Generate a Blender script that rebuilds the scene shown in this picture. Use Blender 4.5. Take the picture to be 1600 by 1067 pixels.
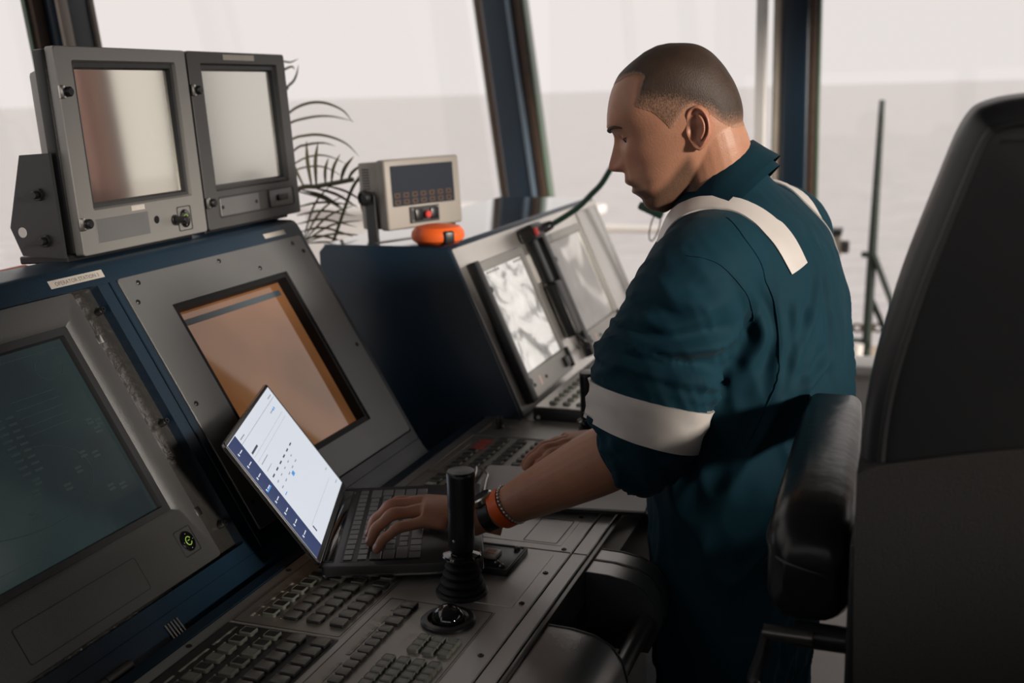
import bpy, bmesh, math, random
import numpy as np
from mathutils import Matrix, Vector, Quaternion
from mathutils.bvhtree import BVHTree

for _o in list(bpy.data.objects):
    bpy.data.objects.remove(_o, do_unlink=True)
S = bpy.context.scene
COL = S.collection
A = np.array
EYE = 1.62            # eye height of the photographer; coordinates below are given relative to eye level

# ------------------------------------------------------------------ camera, sky, exposure
cam_d = bpy.data.cameras.new('camera')
cam = bpy.data.objects.new('camera', cam_d)
COL.objects.link(cam)
cam_d.sensor_width = 36.0
cam_d.lens = 38.7
cam_d.clip_start = 0.02
cam_d.clip_end = 60000
_r = Vector((0.937, 0.348, -0.028)); _f = Vector((-0.345, 0.913, -0.220))
_f.normalize(); _r = (_r - _f * _r.dot(_f)).normalized(); _u = _r.cross(_f)
cam.matrix_world = Matrix(((_r.x, _u.x, -_f.x, 0), (_r.y, _u.y, -_f.y, 0), (_r.z, _u.z, -_f.z, EYE), (0, 0, 0, 1)))
cam_d.dof.use_dof = True
cam_d.dof.focus_distance = 1.50
cam_d.dof.aperture_fstop = 4.0
S.camera = cam

W = bpy.data.worlds.new('overcast_sky')
S.world = W
W.use_nodes = True
_bg = W.node_tree.nodes['Background']
_bg.inputs['Color'].default_value = (0.87, 0.812, 0.79, 1)
_bg.inputs['Strength'].default_value = 1.0
_sun = bpy.data.lights.new('hazy_sun', 'SUN'); _sun.energy = 4.6; _sun.angle = math.radians(7); _sun.color = (1.0, 0.90, 0.80)
_so = bpy.data.objects.new('hazy_sun', _sun); COL.objects.link(_so)
_so.rotation_euler = Vector((0.84, -0.27, 0.20)).to_track_quat('Z', 'Y').to_euler()
S.view_settings.view_transform = 'Standard'
S.view_settings.look = 'None'
S.view_settings.gamma = 1.0
S.view_settings.use_curve_mapping = False
S.view_settings.exposure = 0.0
try:
    S.cycles.use_denoising = True
    S.cycles.max_bounces = 8
    S.cycles.transparent_max_bounces = 12
    S.cycles.caustics_reflective = False
    S.cycles.caustics_refractive = False
except Exception:
    pass

# ------------------------------------------------------------------ materials
MATS = {}
def srgb(r, g, b):
    c = [x / 255.0 for x in (r, g, b)]
    return tuple((x / 12.92 if x <= 0.04045 else ((x + 0.055) / 1.055) ** 2.4) for x in c)

def mat(name, col=(0.5, 0.5, 0.5), rough=0.5, metal=0.0, spec=0.5, emit=None, estr=0.0, coat=0.0,
        bump=0.0, bscale=200.0, vary=0.0, vscale=8.0, sheen=0.0, detail=3.0, rvary=0.0, vcol2=None, stretch=None):
    if name in MATS:
        return MATS[name]
    m = bpy.data.materials.new(name)
    m.use_nodes = True
    nt = m.node_tree
    b = nt.nodes['Principled BSDF']
    b.inputs['Base Color'].default_value = (*col, 1)
    b.inputs['Roughness'].default_value = rough
    b.inputs['Metallic'].default_value = metal
    b.inputs['Specular IOR Level'].default_value = spec
    b.inputs['Coat Weight'].default_value = coat
    b.inputs['Coat Roughness'].default_value = 0.08
    b.inputs['Sheen Weight'].default_value = sheen
    if emit is not None:
        b.inputs['Emission Color'].default_value = (*emit, 1)
        b.inputs['Emission Strength'].default_value = estr
    if bump or vary or rvary:
        tc = nt.nodes.new('ShaderNodeTexCoord')
        vec = tc.outputs['Object']
        if stretch:
            mp = nt.nodes.new('ShaderNodeMapping'); mp.inputs['Scale'].default_value = stretch
            nt.links.new(vec, mp.inputs['Vector']); vec = mp.outputs['Vector']
    if bump:
        n = nt.nodes.new('ShaderNodeTexNoise'); n.inputs['Scale'].default_value = bscale
        n.inputs['Detail'].default_value = detail
        nt.links.new(vec, n.inputs['Vector'])
        bp = nt.nodes.new('ShaderNodeBump'); bp.inputs['Strength'].default_value = bump
        bp.inputs['Distance'].default_value = 0.002
        nt.links.new(n.outputs['Fac'], bp.inputs['Height'])
        nt.links.new(bp.outputs['Normal'], b.inputs['Normal'])
    if vary or rvary:
        n2 = nt.nodes.new('ShaderNodeTexNoise'); n2.inputs['Scale'].default_value = vscale
        n2.inputs['Detail'].default_value = 6.0
        nt.links.new(vec, n2.inputs['Vector'])
        if vary:
            mx = nt.nodes.new('ShaderNodeMix'); mx.data_type = 'RGBA'
            lo = tuple(c * (1 - vary) for c in col) if vcol2 is None else vcol2
            mx.inputs[6].default_value = (*lo, 1)
            mx.inputs[7].default_value = (*[min(1, c * (1 + vary)) for c in col], 1)
            nt.links.new(n2.outputs['Fac'], mx.inputs[0])
            nt.links.new(mx.outputs[2], b.inputs['Base Color'])
        if rvary:
            mr = nt.nodes.new('ShaderNodeMapRange')
            mr.inputs[3].default_value = max(0.02, rough - rvary); mr.inputs[4].default_value = min(1, rough + rvary)
            nt.links.new(n2.outputs['Fac'], mr.inputs[0])
            nt.links.new(mr.outputs[0], b.inputs['Roughness'])
    MATS[name] = m
    return m

# ------------------------------------------------------------------ object helpers
WL = {}   # world location of every object's origin (eye-relative)
def put(o, loc, parent):
    COL.objects.link(o)
    loc = A(loc, float)
    if parent is not None:
        o.parent = parent
        o.location = loc - WL[parent.name]
    else:
        o.location = loc + A([0, 0, EYE])
    WL[o.name] = loc
    return o

def tag(o, label, cat, group=None, kind=None):
    if label: o['label'] = label
    if cat: o['category'] = cat
    if group: o['group'] = group
    if kind: o['kind'] = kind
    return o

def thing(name, label, cat, loc, group=None):
    o = bpy.data.objects.new(name, None)
    o.empty_display_size = 0.05
    put(o, loc, None)
    return tag(o, label, cat, group)

def merge(gs):
    vs, fs, n = [], [], 0
    flat = []
    for g in gs: flat += g if isinstance(g, list) else [g]
    for v, f in flat:
        v = np.asarray(v, float)
        vs.append(v); fs += [[i + n for i in q] for q in f]; n += len(v)
    return np.concatenate(vs), fs

def data(name, g, material, smooth=35):
    v, f = merge(g) if isinstance(g, list) else g
    me = bpy.data.meshes.new(name)
    me.from_pydata(np.asarray(v, float).tolist(), [], f)
    me.materials.append(material)
    if smooth:
        me.polygons.foreach_set('use_smooth', [True] * len(me.polygons))
        me.set_sharp_from_angle(angle=math.radians(smooth))
    me.update()
    return me

def mk(name, g, material, parent=None, loc=None, smooth=35, label=None, kind=None):
    """one mesh object; g holds eye-relative world coordinates"""
    v, f = merge(g) if isinstance(g, list) else g
    v = np.asarray(v, float)
    if loc is None:
        loc = WL[parent.name] if parent is not None else A([(v[:, 0].min() + v[:, 0].max()) / 2, (v[:, 1].min() + v[:, 1].max()) / 2, v[:, 2].min()])
    loc = A(loc, float)
    o = bpy.data.objects.new(name, data(name, (v - loc, f), material, smooth))
    put(o, loc, parent)
    if label: o['label'] = label
    if kind: o['kind'] = kind
    return o

def inst(name, me, loc, fr, parent):
    """an object that shares mesh data, turned into frame fr"""
    o = bpy.data.objects.new(name, me)
    put(o, loc, parent)
    if fr is not None:
        o.rotation_mode = 'QUATERNION'
        o.rotation_quaternion = Matrix((Vector(fr.a), Vector(fr.b), Vector(fr.c))).transposed().to_quaternion()
    return o

class Fr:
    def __init__(s, o=(0, 0, 0), a=(1, 0, 0), b=(0, 1, 0), c=(0, 0, 1)):
        s.o, s.a, s.b, s.c = [A(x, float) for x in (o, a, b, c)]
    def p(s, v):
        v = np.asarray(v, float)
        return s.o + v[..., 0:1] * s.a + v[..., 1:2] * s.b + v[..., 2:3] * s.c
    def g(s, g):
        return [(s.p(v), f) for v, f in g] if isinstance(g, list) else (s.p(g[0]), g[1])
    def at(s, *uvw):
        return s.p(A(uvw, float))
def norm(v):
    v = A(v, float); return v / np.linalg.norm(v)
def frz(o, c, a=(1, 0, 0)):
    """frame with given normal c"""
    c = norm(c); a = A(a, float); a = norm(a - c * (a @ c)); return Fr(o, a, np.cross(c, a), c)

# ------------------------------------------------------------------ shapes -> (verts, faces)
def box(x0, x1, y0, y1, z0, z1, r=0.0, seg=2, keep=None):
    bm = bmesh.new()
    bmesh.ops.create_cube(bm, size=1)
    for v in bm.verts:
        v.co = Vector((x0 + (v.co.x + .5) * (x1 - x0), y0 + (v.co.y + .5) * (y1 - y0), z0 + (v.co.z + .5) * (z1 - z0)))
    if r > 0:
        es = list(bm.edges)
        if keep == 'z':     # only the upright edges
            es = [e for e in es if abs(e.verts[0].co.z - e.verts[1].co.z) > 1e-9]
        elif keep == 'top':  # upright and upper edges
            zm = (z0 + z1) / 2
            es = [e for e in es if e.verts[0].co.z > zm or e.verts[1].co.z > zm]
        bmesh.ops.bevel(bm, geom=es, offset=r, segments=seg, affect='EDGES', profile=0.5)
    return grab(bm)

def grab(bm):
    bm.verts.index_update()
    v = A([x.co[:] for x in bm.verts]); f = [[q.index for q in x.verts] for x in bm.faces]
    bm.free()
    return v, f

def prism(poly, w0, w1, r=0.0, seg=2):
    """polygon (u,v) extruded from w0 to w1"""
    n = len(poly)
    v = [(p[0], p[1], w0) for p in poly] + [(p[0], p[1], w1) for p in poly]
    f = [list(range(n))[::-1], list(range(n, 2 * n))] + [[i, (i + 1) % n, n + (i + 1) % n, n + i] for i in range(n)]
    if r:
        bm = bmesh.new(); vv = [bm.verts.new(p) for p in v]
        for q in f: bm.faces.new([vv[i] for i in q])
        bmesh.ops.bevel(bm, geom=[e for e in bm.edges if e.verts[0].co.z > (w0 + w1) / 2 - 1e-6 and e.verts[1].co.z > (w0 + w1) / 2 - 1e-6],
                        offset=r, segments=seg, affect='EDGES', profile=0.5)
        return grab(bm)
    return A(v, float), f

def rrect(x0, x1, y0, y1, r, n=5):
    out = []
    for cx, cy, a0 in ((x1 - r, y1 - r, 0), (x0 + r, y1 - r, 90), (x0 + r, y0 + r, 180), (x1 - r, y0 + r, 270)):
        for k in range(n):
            a = math.radians(a0 + 90 * k / (n - 1)); out.append((cx + r * math.cos(a), cy + r * math.sin(a)))
    return out

def loops(ls, closed=True, cap0=True, cap1=True):
    """bridge a list of equal-length vertex loops"""
    n = len(ls[0]); v = np.concatenate([np.asarray(l, float) for l in ls]); f = []
    for k in range(len(ls) - 1):
        for i in range(n if closed else n - 1):
            j = (i + 1) % n
            f.append([k * n + i, k * n + j, (k + 1) * n + j, (k + 1) * n + i])
    if cap0: f.append(list(range(n))[::-1])
    if cap1: f.append([(len(ls) - 1) * n + i for i in range(n)])
    return v, f

def ring(o, i, w0, w1, ro=0.004, ri=0.004, lip=0.0, wi=None):
    """flat frame: outer rect o=(x0,x1,y0,y1), inner rect i, from w0 to w1; inner edge slopes down to wi over lip"""
    O = rrect(*o, ro); I = rrect(*i, ri)
    I2 = rrect(i[0] + lip, i[1] - lip, i[2] + lip, i[3] - lip, max(ri - lip, 0.0005)) if lip else I
    wi = w0 if wi is None else wi
    b = min(0.0012, (w1 - w0) * .3)
    Os = rrect(o[0] + b, o[1] - b, o[2] + b, o[3] - b, max(ro - b, .0004))
    L = lambda P, w: [(p[0], p[1], w) for p in P]
    return loops([L(O, w0), L(O, w1 - b), L(Os, w1), L(I, w1), L(I2, wi)] + ([L(I2, w0)] if wi > w0 else []), cap0=False, cap1=False)

def lathe(prof, n=24, cap0=True, cap1=True):
    ls = [[(r * math.cos(2 * math.pi * k / n), r * math.sin(2 * math.pi * k / n), z) for k in range(n)] for r, z in prof]
    return loops(ls, cap0=cap0, cap1=cap1)

def cyl(r, z0, z1, n=20, b=0.0):
    if b: return lathe([(r - b, z0), (r, z0 + b), (r, z1 - b), (r - b, z1)], n)
    return lathe([(r, z0), (r, z1)], n)

def sphere(c, r, n=16, m=10):
    c = A(c, float); r = A(r, float) * np.ones(3)
    ls = []
    for j in range(m + 1):
        t = math.pi * (j + (1e-3 if j == 0 else -1e-3 if j == m else 0)) / m
        ls.append([c + r * A([math.sin(t) * math.cos(2 * math.pi * k / n), math.sin(t) * math.sin(2 * math.pi * k / n), -math.cos(t)]) for k in range(n)])
    return loops(ls)

def crom(P, n=8):
    """smooth curve through points (any dimension)"""
    P = A(P, float)
    Q = np.concatenate([[2 * P[0] - P[1]], P, [2 * P[-1] - P[-2]]])
    out = []
    for i in range(1, len(Q) - 2):
        for k in range(n):
            t = k / n
            out.append(.5 * ((2 * Q[i]) + (-Q[i - 1] + Q[i + 1]) * t + (2 * Q[i - 1] - 5 * Q[i] + 4 * Q[i + 1] - Q[i + 2]) * t * t + (-Q[i - 1] + 3 * Q[i] - 3 * Q[i + 1] + Q[i + 2]) * t ** 3))
    out.append(P[-1])
    return A(out)

def tube(path, r, n=10, cap=True, up=(0, 0, 1)):
    path = A(path, float); m = len(path)
    r = np.ones(m) * r if np.isscalar(r) else A(r, float)
    T = np.gradient(path, axis=0); T /= np.linalg.norm(T, axis=1)[:, None] + 1e-12
    ls = []; a = None
    for k in range(m):
        t = T[k]
        if a is None:
            a = np.cross(t, A(up, float))
            if np.linalg.norm(a) < 1e-3: a = np.cross(t, A([1., 0, 0]))
        a = a - t * (a @ t); a /= np.linalg.norm(a); b = np.cross(t, a)
        ls.append([path[k] + r[k] * (math.cos(2 * math.pi * i / n) * a + math.sin(2 * math.pi * i / n) * b) for i in range(n)])
    return loops(ls, cap0=cap, cap1=cap)

def text_geo(s, size, font_up=(0, 0)):
    cu = bpy.data.curves.new('txt', 'FONT'); cu.body = s; cu.size = size; cu.align_x = 'LEFT'
    cu.resolution_u = 2
    ob = bpy.data.objects.new('txt', cu); COL.objects.link(ob)
    dg = bpy.context.evaluated_depsgraph_get()
    me = ob.evaluated_get(dg).to_mesh()
    v = A([x.co[:] for x in me.vertices]); f = [list(p.vertices) for p in me.polygons]
    ob.evaluated_get(dg).to_mesh_clear()
    bpy.data.objects.remove(ob, do_unlink=True); bpy.data.curves.remove(cu)
    return v, f

# ------------------------------------------------------------------ palette
navy = mat('navy_paint', (0.010, 0.026, 0.046), 0.34, spec=.4, bump=0.15, bscale=350, rvary=0.10)
navy_top = navy
charcoal = mat('charcoal_panel', (0.52, 0.51, 0.495), 0.36, metal=.85, spec=.8, bump=0.25, bscale=900, vary=0.12, vscale=5)
gunmetal = mat('grey_panel', (0.225, 0.228, 0.226), 0.40, metal=.6, spec=.8, bump=0.25, bscale=1100, vary=0.15, vscale=6)
monitor_grey = mat('monitor_grey', (0.31, 0.305, 0.29), 0.42, metal=0.45, bump=0.1, bscale=900)
bezel_dark = mat('bezel_dark', (0.035, 0.036, 0.038), 0.4, bump=0.1, bscale=800)
black = mat('black_plastic', (0.010, 0.010, 0.011), 0.35)
black_matt = mat('black_rubber', (0.006, 0.006, 0.007), 0.55, spec=.3)
gloss_black = mat('gloss_black', (0.006, 0.006, 0.007), 0.08, coat=0.6)
steel = mat('brushed_steel', (0.55, 0.53, 0.50), 0.28, metal=1.0)
dark_steel = mat('dark_steel', (0.16, 0.155, 0.15), 0.33, metal=0.9)
beige = mat('instrument_beige', (0.36, 0.33, 0.295), 0.45, bump=0.08, bscale=700)
white_paint = mat('white_paint', (0.78, 0.76, 0.74), 0.5, vary=0.05)
label_white = mat('label_tape', (0.55, 0.51, 0.46), 0.55, vary=0.12, vscale=60)
ink = mat('label_ink', (0.12, 0.10, 0.09), 0.7)
orange = mat('safety_orange', (0.85, 0.13, 0.02), 0.4)
red = mat('red_button', (0.55, 0.05, 0.045), 0.4)
vinyl = mat('vinyl_pad', (0.33, 0.32, 0.31), 0.30, metal=.85, spec=.8, bump=0.12, bscale=500, rvary=0.08)

# ------------------------------------------------------------------ the sea
def sea_material():
    m = bpy.data.materials.new('sea_water'); m.use_nodes = True
    nt = m.node_tree; b = nt.nodes['Principled BSDF']
    b.inputs['Base Color'].default_value = (0.55, 0.53, 0.535, 1)
    b.inputs['Roughness'].default_value = 0.35
    b.inputs['Specular IOR Level'].default_value = 0.5
    tc = nt.nodes.new('ShaderNodeTexCoord')
    mp = nt.nodes.new('ShaderNodeMapping'); mp.inputs['Scale'].default_value = (0.10, 0.30, 1)
    mp.inputs['Rotation'].default_value = (0, 0, math.radians(20))
    nt.links.new(tc.outputs['Object'], mp.inputs['Vector'])
    n = nt.nodes.new('ShaderNodeTexNoise'); n.inputs['Scale'].default_value = 1.0; n.inputs['Detail'].default_value = 5
    nt.links.new(mp.outputs['Vector'], n.inputs['Vector'])
    bp = nt.nodes.new('ShaderNodeBump'); bp.inputs['Strength'].default_value = 0.9; bp.inputs['Distance'].default_value = 1.6
    nt.links.new(n.outputs['Fac'], bp.inputs['Height']); nt.links.new(bp.outputs['Normal'], b.inputs['Normal'])
    return m
def disc(z, R, n=96, x=0, y=0):
    rr = [0, 30, 120, 600, 3000, R]
    v = [(x, y, z)]; f = []
    for r in rr[1:]:
        for k in range(n): v.append((x + r * math.cos(2 * math.pi * k / n), y + r * math.sin(2 * math.pi * k / n), z))
    for k in range(n): f.append([0, 1 + k, 1 + (k + 1) % n])
    for q in range(len(rr) - 2):
        for k in range(n):
            a = 1 + q * n; f.append([a + k, a + n + k, a + n + (k + 1) % n, a + (k + 1) % n])
    return A(v, float), f
sea = mk('sea', disc(-14.0, 24000), sea_material(), loc=(0, 0, -14.0))
tag(sea, 'pale grey hazy open sea beyond the bridge windows', 'sea', kind='stuff')

# ------------------------------------------------------------------ the wheelhouse shell
wall_grey = mat('wall_dark', (0.05, 0.052, 0.055), 0.6, vary=0.1)
ceil_m = mat('ceiling_panel', (0.12, 0.115, 0.11), 0.7, vary=0.08)
floor_joint = mat('floor_joint', (0.10, 0.09, 0.085), 0.7)
tile_m = mat('floor_tile', (0.34, 0.31, 0.285), 0.45, vary=0.12, vscale=4)
XF, XR, YB, YF, ZC, ZFL = -1.72, 2.2, -1.7, 4.60, 1.65, -EYE
def struct(name, g, m, **k):
    o = mk(name, g, m, **k); o['kind'] = 'structure'; return o
floor_o = struct('floor', [box(-2.0, 2.6, -2.0, 4.9, ZFL - .12, ZFL - .006)], floor_joint, smooth=0)
TS = 0.46
tile_me = data('tile', [box(-TS / 2 + .003, TS / 2 - .003, -TS / 2 + .003, TS / 2 - .003, 0, .006, 0.0015, 1)], tile_m)
for i in range(6):
    for j in range(8):
        inst('floor_tile', tile_me, (-0.75 + TS * i, 1.15 + TS * j, ZFL - .006), None, floor_o)
struct('ceiling', [box(-2.2, 2.6, -2.0, 4.95, ZC, ZC + .12)], ceil_m, smooth=0)
struct('wall_back', [box(-2.0, 2.5, YB - .12, YB, ZFL, -.02), box(-2.0, 2.5, YB - .14, YB + .05, -.02, .02, .008), box(-2.0, 2.5, YB - .12, YB, .62, ZC)], wall_grey, smooth=0)
struct('wall_front', [box(XF - .42, XF - .18, YB, YF, 1.40, ZC), box(XF - .12, XF, YB, YF, ZFL, -.66), box(XF - .14, XF + .05, YB, YF, -.66, -.62, .008)], white_paint)
struct('wall_far', [box(XF, XR, YF, YF + .12, ZFL, -1.16), box(XF, XR, YF - .05, YF + .14, -1.16, -1.12, .008)], white_paint)
struct('wall_right', [box(XR, XR + .12, YB, YF, ZFL, -.02), box(XR - .05, XR + .14, .12, YF, -.02, .02, .008), box(XR, XR + .12, YB, .12, -.20, ZC), box(XR, XR + .16, .12, YF, .80, ZC)], wall_grey)  # out of view; solid near stretch and raised sill added to block low sun

cream = mat('cream_strip', (0.50, 0.43, 0.37), 0.5, vary=0.15, vscale=12)
gasket = mat('brown_gasket', (0.075, 0.045, 0.03), 0.6, vary=0.35, vscale=30)
blue_grey = mat('blue_grey_strip', (0.16, 0.22, 0.28), 0.35)
edge_green = mat('glass_edge_green', (0.10, 0.16, 0.11), 0.3)
def post(name, bot, top, wdir, ddir, w, d, strips, m=navy):
    """window post from bot to top: strips = [(f0,f1,proud,material,name)] across its width"""
    bot, top, wdir, ddir = A(bot, float), A(top, float), norm(wdir), norm(ddir)
    up = norm(top - bot); L = np.linalg.norm(top - bot)
    fr = Fr(bot, wdir, up, np.cross(wdir, up))
    if fr.c @ ddir < 0: fr = Fr(bot, -wdir, up, np.cross(-wdir, up)); strips = [(1 - b, 1 - a, p, mm, nn) for a, b, p, mm, nn in strips]
    o = struct(name, [fr.g(box(-w * .30, w * .30, 0, L, -d, 0, .02, 4))], m, loc=bot)
    for a, b, p, mm, nn in strips:
        mk(nn, [fr.g(box(-w / 2 + w * a, -w / 2 + w * b, 0, L, -d * .8, p, .004, 2))], mm, o)
    return o, fr, L
ZT = ZC + .02
def lean(x, z): return x - 0.12 * (z + .62)      # the front windows lean out towards the bow
st_mid = [(0, .05, -.05, edge_green, 'glass_edge'), (.05, .20, -.03, gasket, 'gasket'), (.20, .30, -.01, cream, 'glazing_strip'),
          (.70, .78, .006, blue_grey, 'glazing_strip'), (.80, .95, -.02, gasket, 'gasket'), (.95, 1, -.04, edge_green, 'glass_edge')]
post('trim_1', (-1.590, YF, -1.12), (-1.960, YF + .08, ZT), (1, 0.05, 0), (.25, -1, 0), .235, .16, st_mid)
st_l = [(0, .04, -.05, edge_green, 'glass_edge'), (.04, .22, -.03, gasket, 'gasket'), (.24, .40, .004, cream, 'glazing_strip'),
        (.74, .82, .006, cream, 'glazing_strip'), (.84, .96, -.02, gasket, 'gasket'), (.96, 1, -.04, edge_green, 'glass_edge')]
post('trim_2', (lean(XF, -.62), 2.075, -.62), (lean(XF, 1.41) + .02, 2.075, 1.41), (0, 1, 0), (1, -.2, 0), .20, .06, st_l)
post('trim_3', (lean(XF, -.62), -.2, -.62), (lean(XF, 1.41) + .02, -.2, 1.41), (0, 1, 0), (1, -.2, 0), .20, .14, st_l)
st_r = [(0, .05, -.03, edge_green, 'glass_edge'), (.05, .20, -.01, cream, 'glazing_strip'), (.70, .92, -.01, gasket, 'gasket'), (.92, 1, -.04, edge_green, 'glass_edge')]
post('trim_4', (-.50, YF, -1.12), (-.535, YF + .16, ZT), (1, 0, 0), (0, -1, 0), .185, .14, st_r)
mk('frame_edge', [box(-.66, -.625, YF - .02, YF + .06, -1.12, ZT)], white_paint, bpy.data.objects['trim_4'])
post('trim_5', (1.05, YF, -1.12), (1.05, YF + .12, ZT), (1, 0, 0), (0, -1, 0), .185, .14, st_r)
post('trim_6', (XR, YF, -1.12), (XR, YF, ZT), (1, 1, 0), (-1, -1, 0), .25, .16, st_r)
post('trim_7', (XR, 3.1, 0), (XR + .08, 3.1, .8), (0, 1, 0), (-1, 0, 0), .185, .14, st_r)
post('trim_8', (XR, 1.5, 0), (XR + .08, 1.5, .8), (0, 1, 0), (-1, 0, 0), .185, .14, st_r)

post('trim_9', (XF, YB, -.6), (XF - .1, YB, ZT), (1, -1, 0), (1, 1, 0), .25, .16, st_r)
post('trim_10', (XR, YB, -.6), (XR, YB, ZT), (1, 1, 0), (-1, 1, 0), .25, .16, st_r)
post('trim_11', (.3, YB, -.6), (.3, YB - .1, ZT), (1, 0, 0), (0, 1, 0), .185, .14, st_r)

def glass_material():
    m = bpy.data.materials.new('window_glass'); m.use_nodes = True
    nt = m.node_tree; nt.nodes.clear()
    out = nt.nodes.new('ShaderNodeOutputMaterial'); mx = nt.nodes.new('ShaderNodeMixShader')
    fr = nt.nodes.new('ShaderNodeValue'); fr.outputs[0].default_value = 0.03
    t = nt.nodes.new('ShaderNodeBsdfTransparent'); t.inputs['Color'].default_value = (0.985, 0.985, 0.98, 1)
    g = nt.nodes.new('ShaderNodeBsdfGlossy'); g.inputs['Roughness'].default_value = 0.02
    nt.links.new(fr.outputs[0], mx.inputs[0]); nt.links.new(t.outputs[0], mx.inputs[1]); nt.links.new(g.outputs[0], mx.inputs[2])
    nt.links.new(mx.outputs[0], out.inputs[0])
    return m
glass = glass_material()
def pane(name, c4):
    c4 = A(c4, float); n = norm(np.cross(c4[1] - c4[0], c4[3] - c4[0])) * .006
    struct(name, (np.concatenate([c4, c4 + n]), [[3, 2, 1, 0], [4, 5, 6, 7]] + [[i, (i + 1) % 4, 4 + (i + 1) % 4, 4 + i] for i in range(4)]), glass, smooth=0)
zb, zt = -.62, ZT
for i, (y0, y1) in enumerate(((YB, -.28), (-.12, 1.995), (2.155, YF - .02))):
    pane('window_%d' % (i + 1), [(lean(XF, zb) - .06, y0, zb), (lean(XF, zb) - .06, y1, zb), (lean(XF, 1.41) - .06, y1, 1.41), (lean(XF, 1.41) - .06, y0, 1.41)])
for i, (x0, x1) in enumerate(((-1.56, -.60), (-.42, .97), (1.13, XR - .1))):
    pane('window_%d' % (i + 4), [(x0, YF + .04, -1.12), (x1, YF + .04, -1.12), (x1, YF + .15, zt), (x0, YF + .15, zt)])
for i, (y0, y1) in enumerate(((.12, 1.42), (1.58, 3.02), (3.18, YF - .1))):
    pane('window_%d' % (i + 7), [(XR + .05, y0, .02), (XR + .05, y1, .02), (XR + .10, y1, .81), (XR + .10, y0, .81)])

for i, (x0, x1) in enumerate(((XF + .1, .2), (.4, XR - .1))):
    pane('window_%d' % (i + 10), [(x0, YB - .05, .02), (x1, YB - .05, .02), (x1, YB - .10, .63), (x0, YB - .10, .63)])

# light sampling portals in the three window bands (they emit nothing themselves)
def portal(loc, rot, sx, sy):
    l = bpy.data.lights.new('window_portal', 'AREA'); l.shape = 'RECTANGLE'; l.size = sx; l.size_y = sy
    l.cycles.is_portal = True
    o = bpy.data.objects.new('window_portal', l); COL.objects.link(o)
    o.location = A(loc, float) + A([0, 0, EYE]); o.rotation_euler = rot
portal((XF - .46, 1.45, .4), (0, math.radians(-90), 0), 2.1, 6.4)
portal((.24, YF + .36, .27), (math.radians(-90), 0, 0), 4.2, 2.9)
portal((XR + .30, 2.36, .41), (0, math.radians(90), 0), .85, 4.6)

portal((.24, YB - .30, .32), (math.radians(90), 0, 0), 4.2, .62)

# ------------------------------------------------------------------ outside: bulwark, rail, mast, chain
green_black = mat('dark_green_paint', (0.012, 0.025, 0.018), 0.5)
deck_m = mat('outer_deck', (0.45, 0.36, 0.27), 0.7, vary=0.2, vscale=3)
o = mk('outer_deck', [box(-4.5, 4.0, 4.8, 8.6, -2.05, -1.95, .01)], deck_m); o['kind'] = 'structure'
o = mk('bulwark', [box(-4.2, -2.02, 6.95, 7.05, -1.95, -.76, .02), box(-4.25, -1.99, 6.85, 7.15, -.80, -.735, .02)], white_paint)
tag(o, 'white painted bulwark outside the corner window', 'bulwark')
t = thing('guard_rail', 'thin white horizontal guard rail outside, left of the man', 'railing', (-1.6, 7.0, -1.95))
mk('rail_bar', [tube([(-1.98, 7, -.885), (-.80, 7, -.885)], .028, 10)], white_paint, t)
mk('rail_post', [tube([(-.82, 7, -1.95), (-.82, 7, -.86)], .025, 10)], white_paint, t)
t = thing('deck_mast', 'thin dark pole with angled struts outside the window by the chair', 'mast', (-.29, 7, -1.95))
mk('pole', [tube([(-.30, 7, -1.95), (-.285, 7, -1.1), (-.265, 7, -.10)], [.030, .028, .017], 12)], green_black, t)
for a, b in (((-.34, 7.0, -1.02), (-.28, 6.97, -1.02)), ((-.28, 6.98, -1.0), (-.10, 6.98, -1.45)), ((-.30, 7.02, -1.25), (-.13, 7.02, -1.62))):
    mk('strut', [tube([a, b], .018, 8)], green_black, t)
mk('cross_bar', [tube([(-.75, 7, -1.58), (-.27, 7, -1.58)], .035, 8)], green_black, t)
mk('side_bar', [tube([(-.36, 6.9, -1.95), (-.345, 6.9, -1.56)], .04, 10)], white_paint, t)
rust = mat('rusty_chain', (0.22, 0.15, 0.09), 0.7)
t = thing('mooring_chain', 'brown rusty chain strung behind the thin outside mast', 'chain', (-.45, 7.04, -1.46))
for k in range(16):
    x = -.85 + k * .062; z = -1.47 - .02 * math.sin(k / 13 * math.pi)
    pts = [(x + .042 * math.cos(q), 7.04 + (.022 * math.sin(q) if k % 2 else 0), z + (0 if k % 2 else .022 * math.sin(q))) for q in np.linspace(0, 2 * math.pi, 13)]
    mk('chain_link', [tube(pts, .009, 6, cap=False)], rust, t)
t = thing('deck_light', 'small beige lamp box on a post outside, right of the blue pillar', 'lamp', (-.41, 5.6, -1.95))
mk('lamp_post', [tube([(-.41, 5.6, -1.95), (-.41, 5.6, -.80)], .022, 10)], beige, t)
mk('lamp_box', [box(-.455, -.375, 5.55, 5.65, -.83, -.72, .006)], beige, t)
mk('lamp_cap', [box(-.46, -.37, 5.54, 5.66, -.72, -.69, .006)], black, t)
mk('lamp_lens', [box(-.375, -.335, 5.57, 5.63, -.81, -.75, .008)], dark_steel, t)

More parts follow.
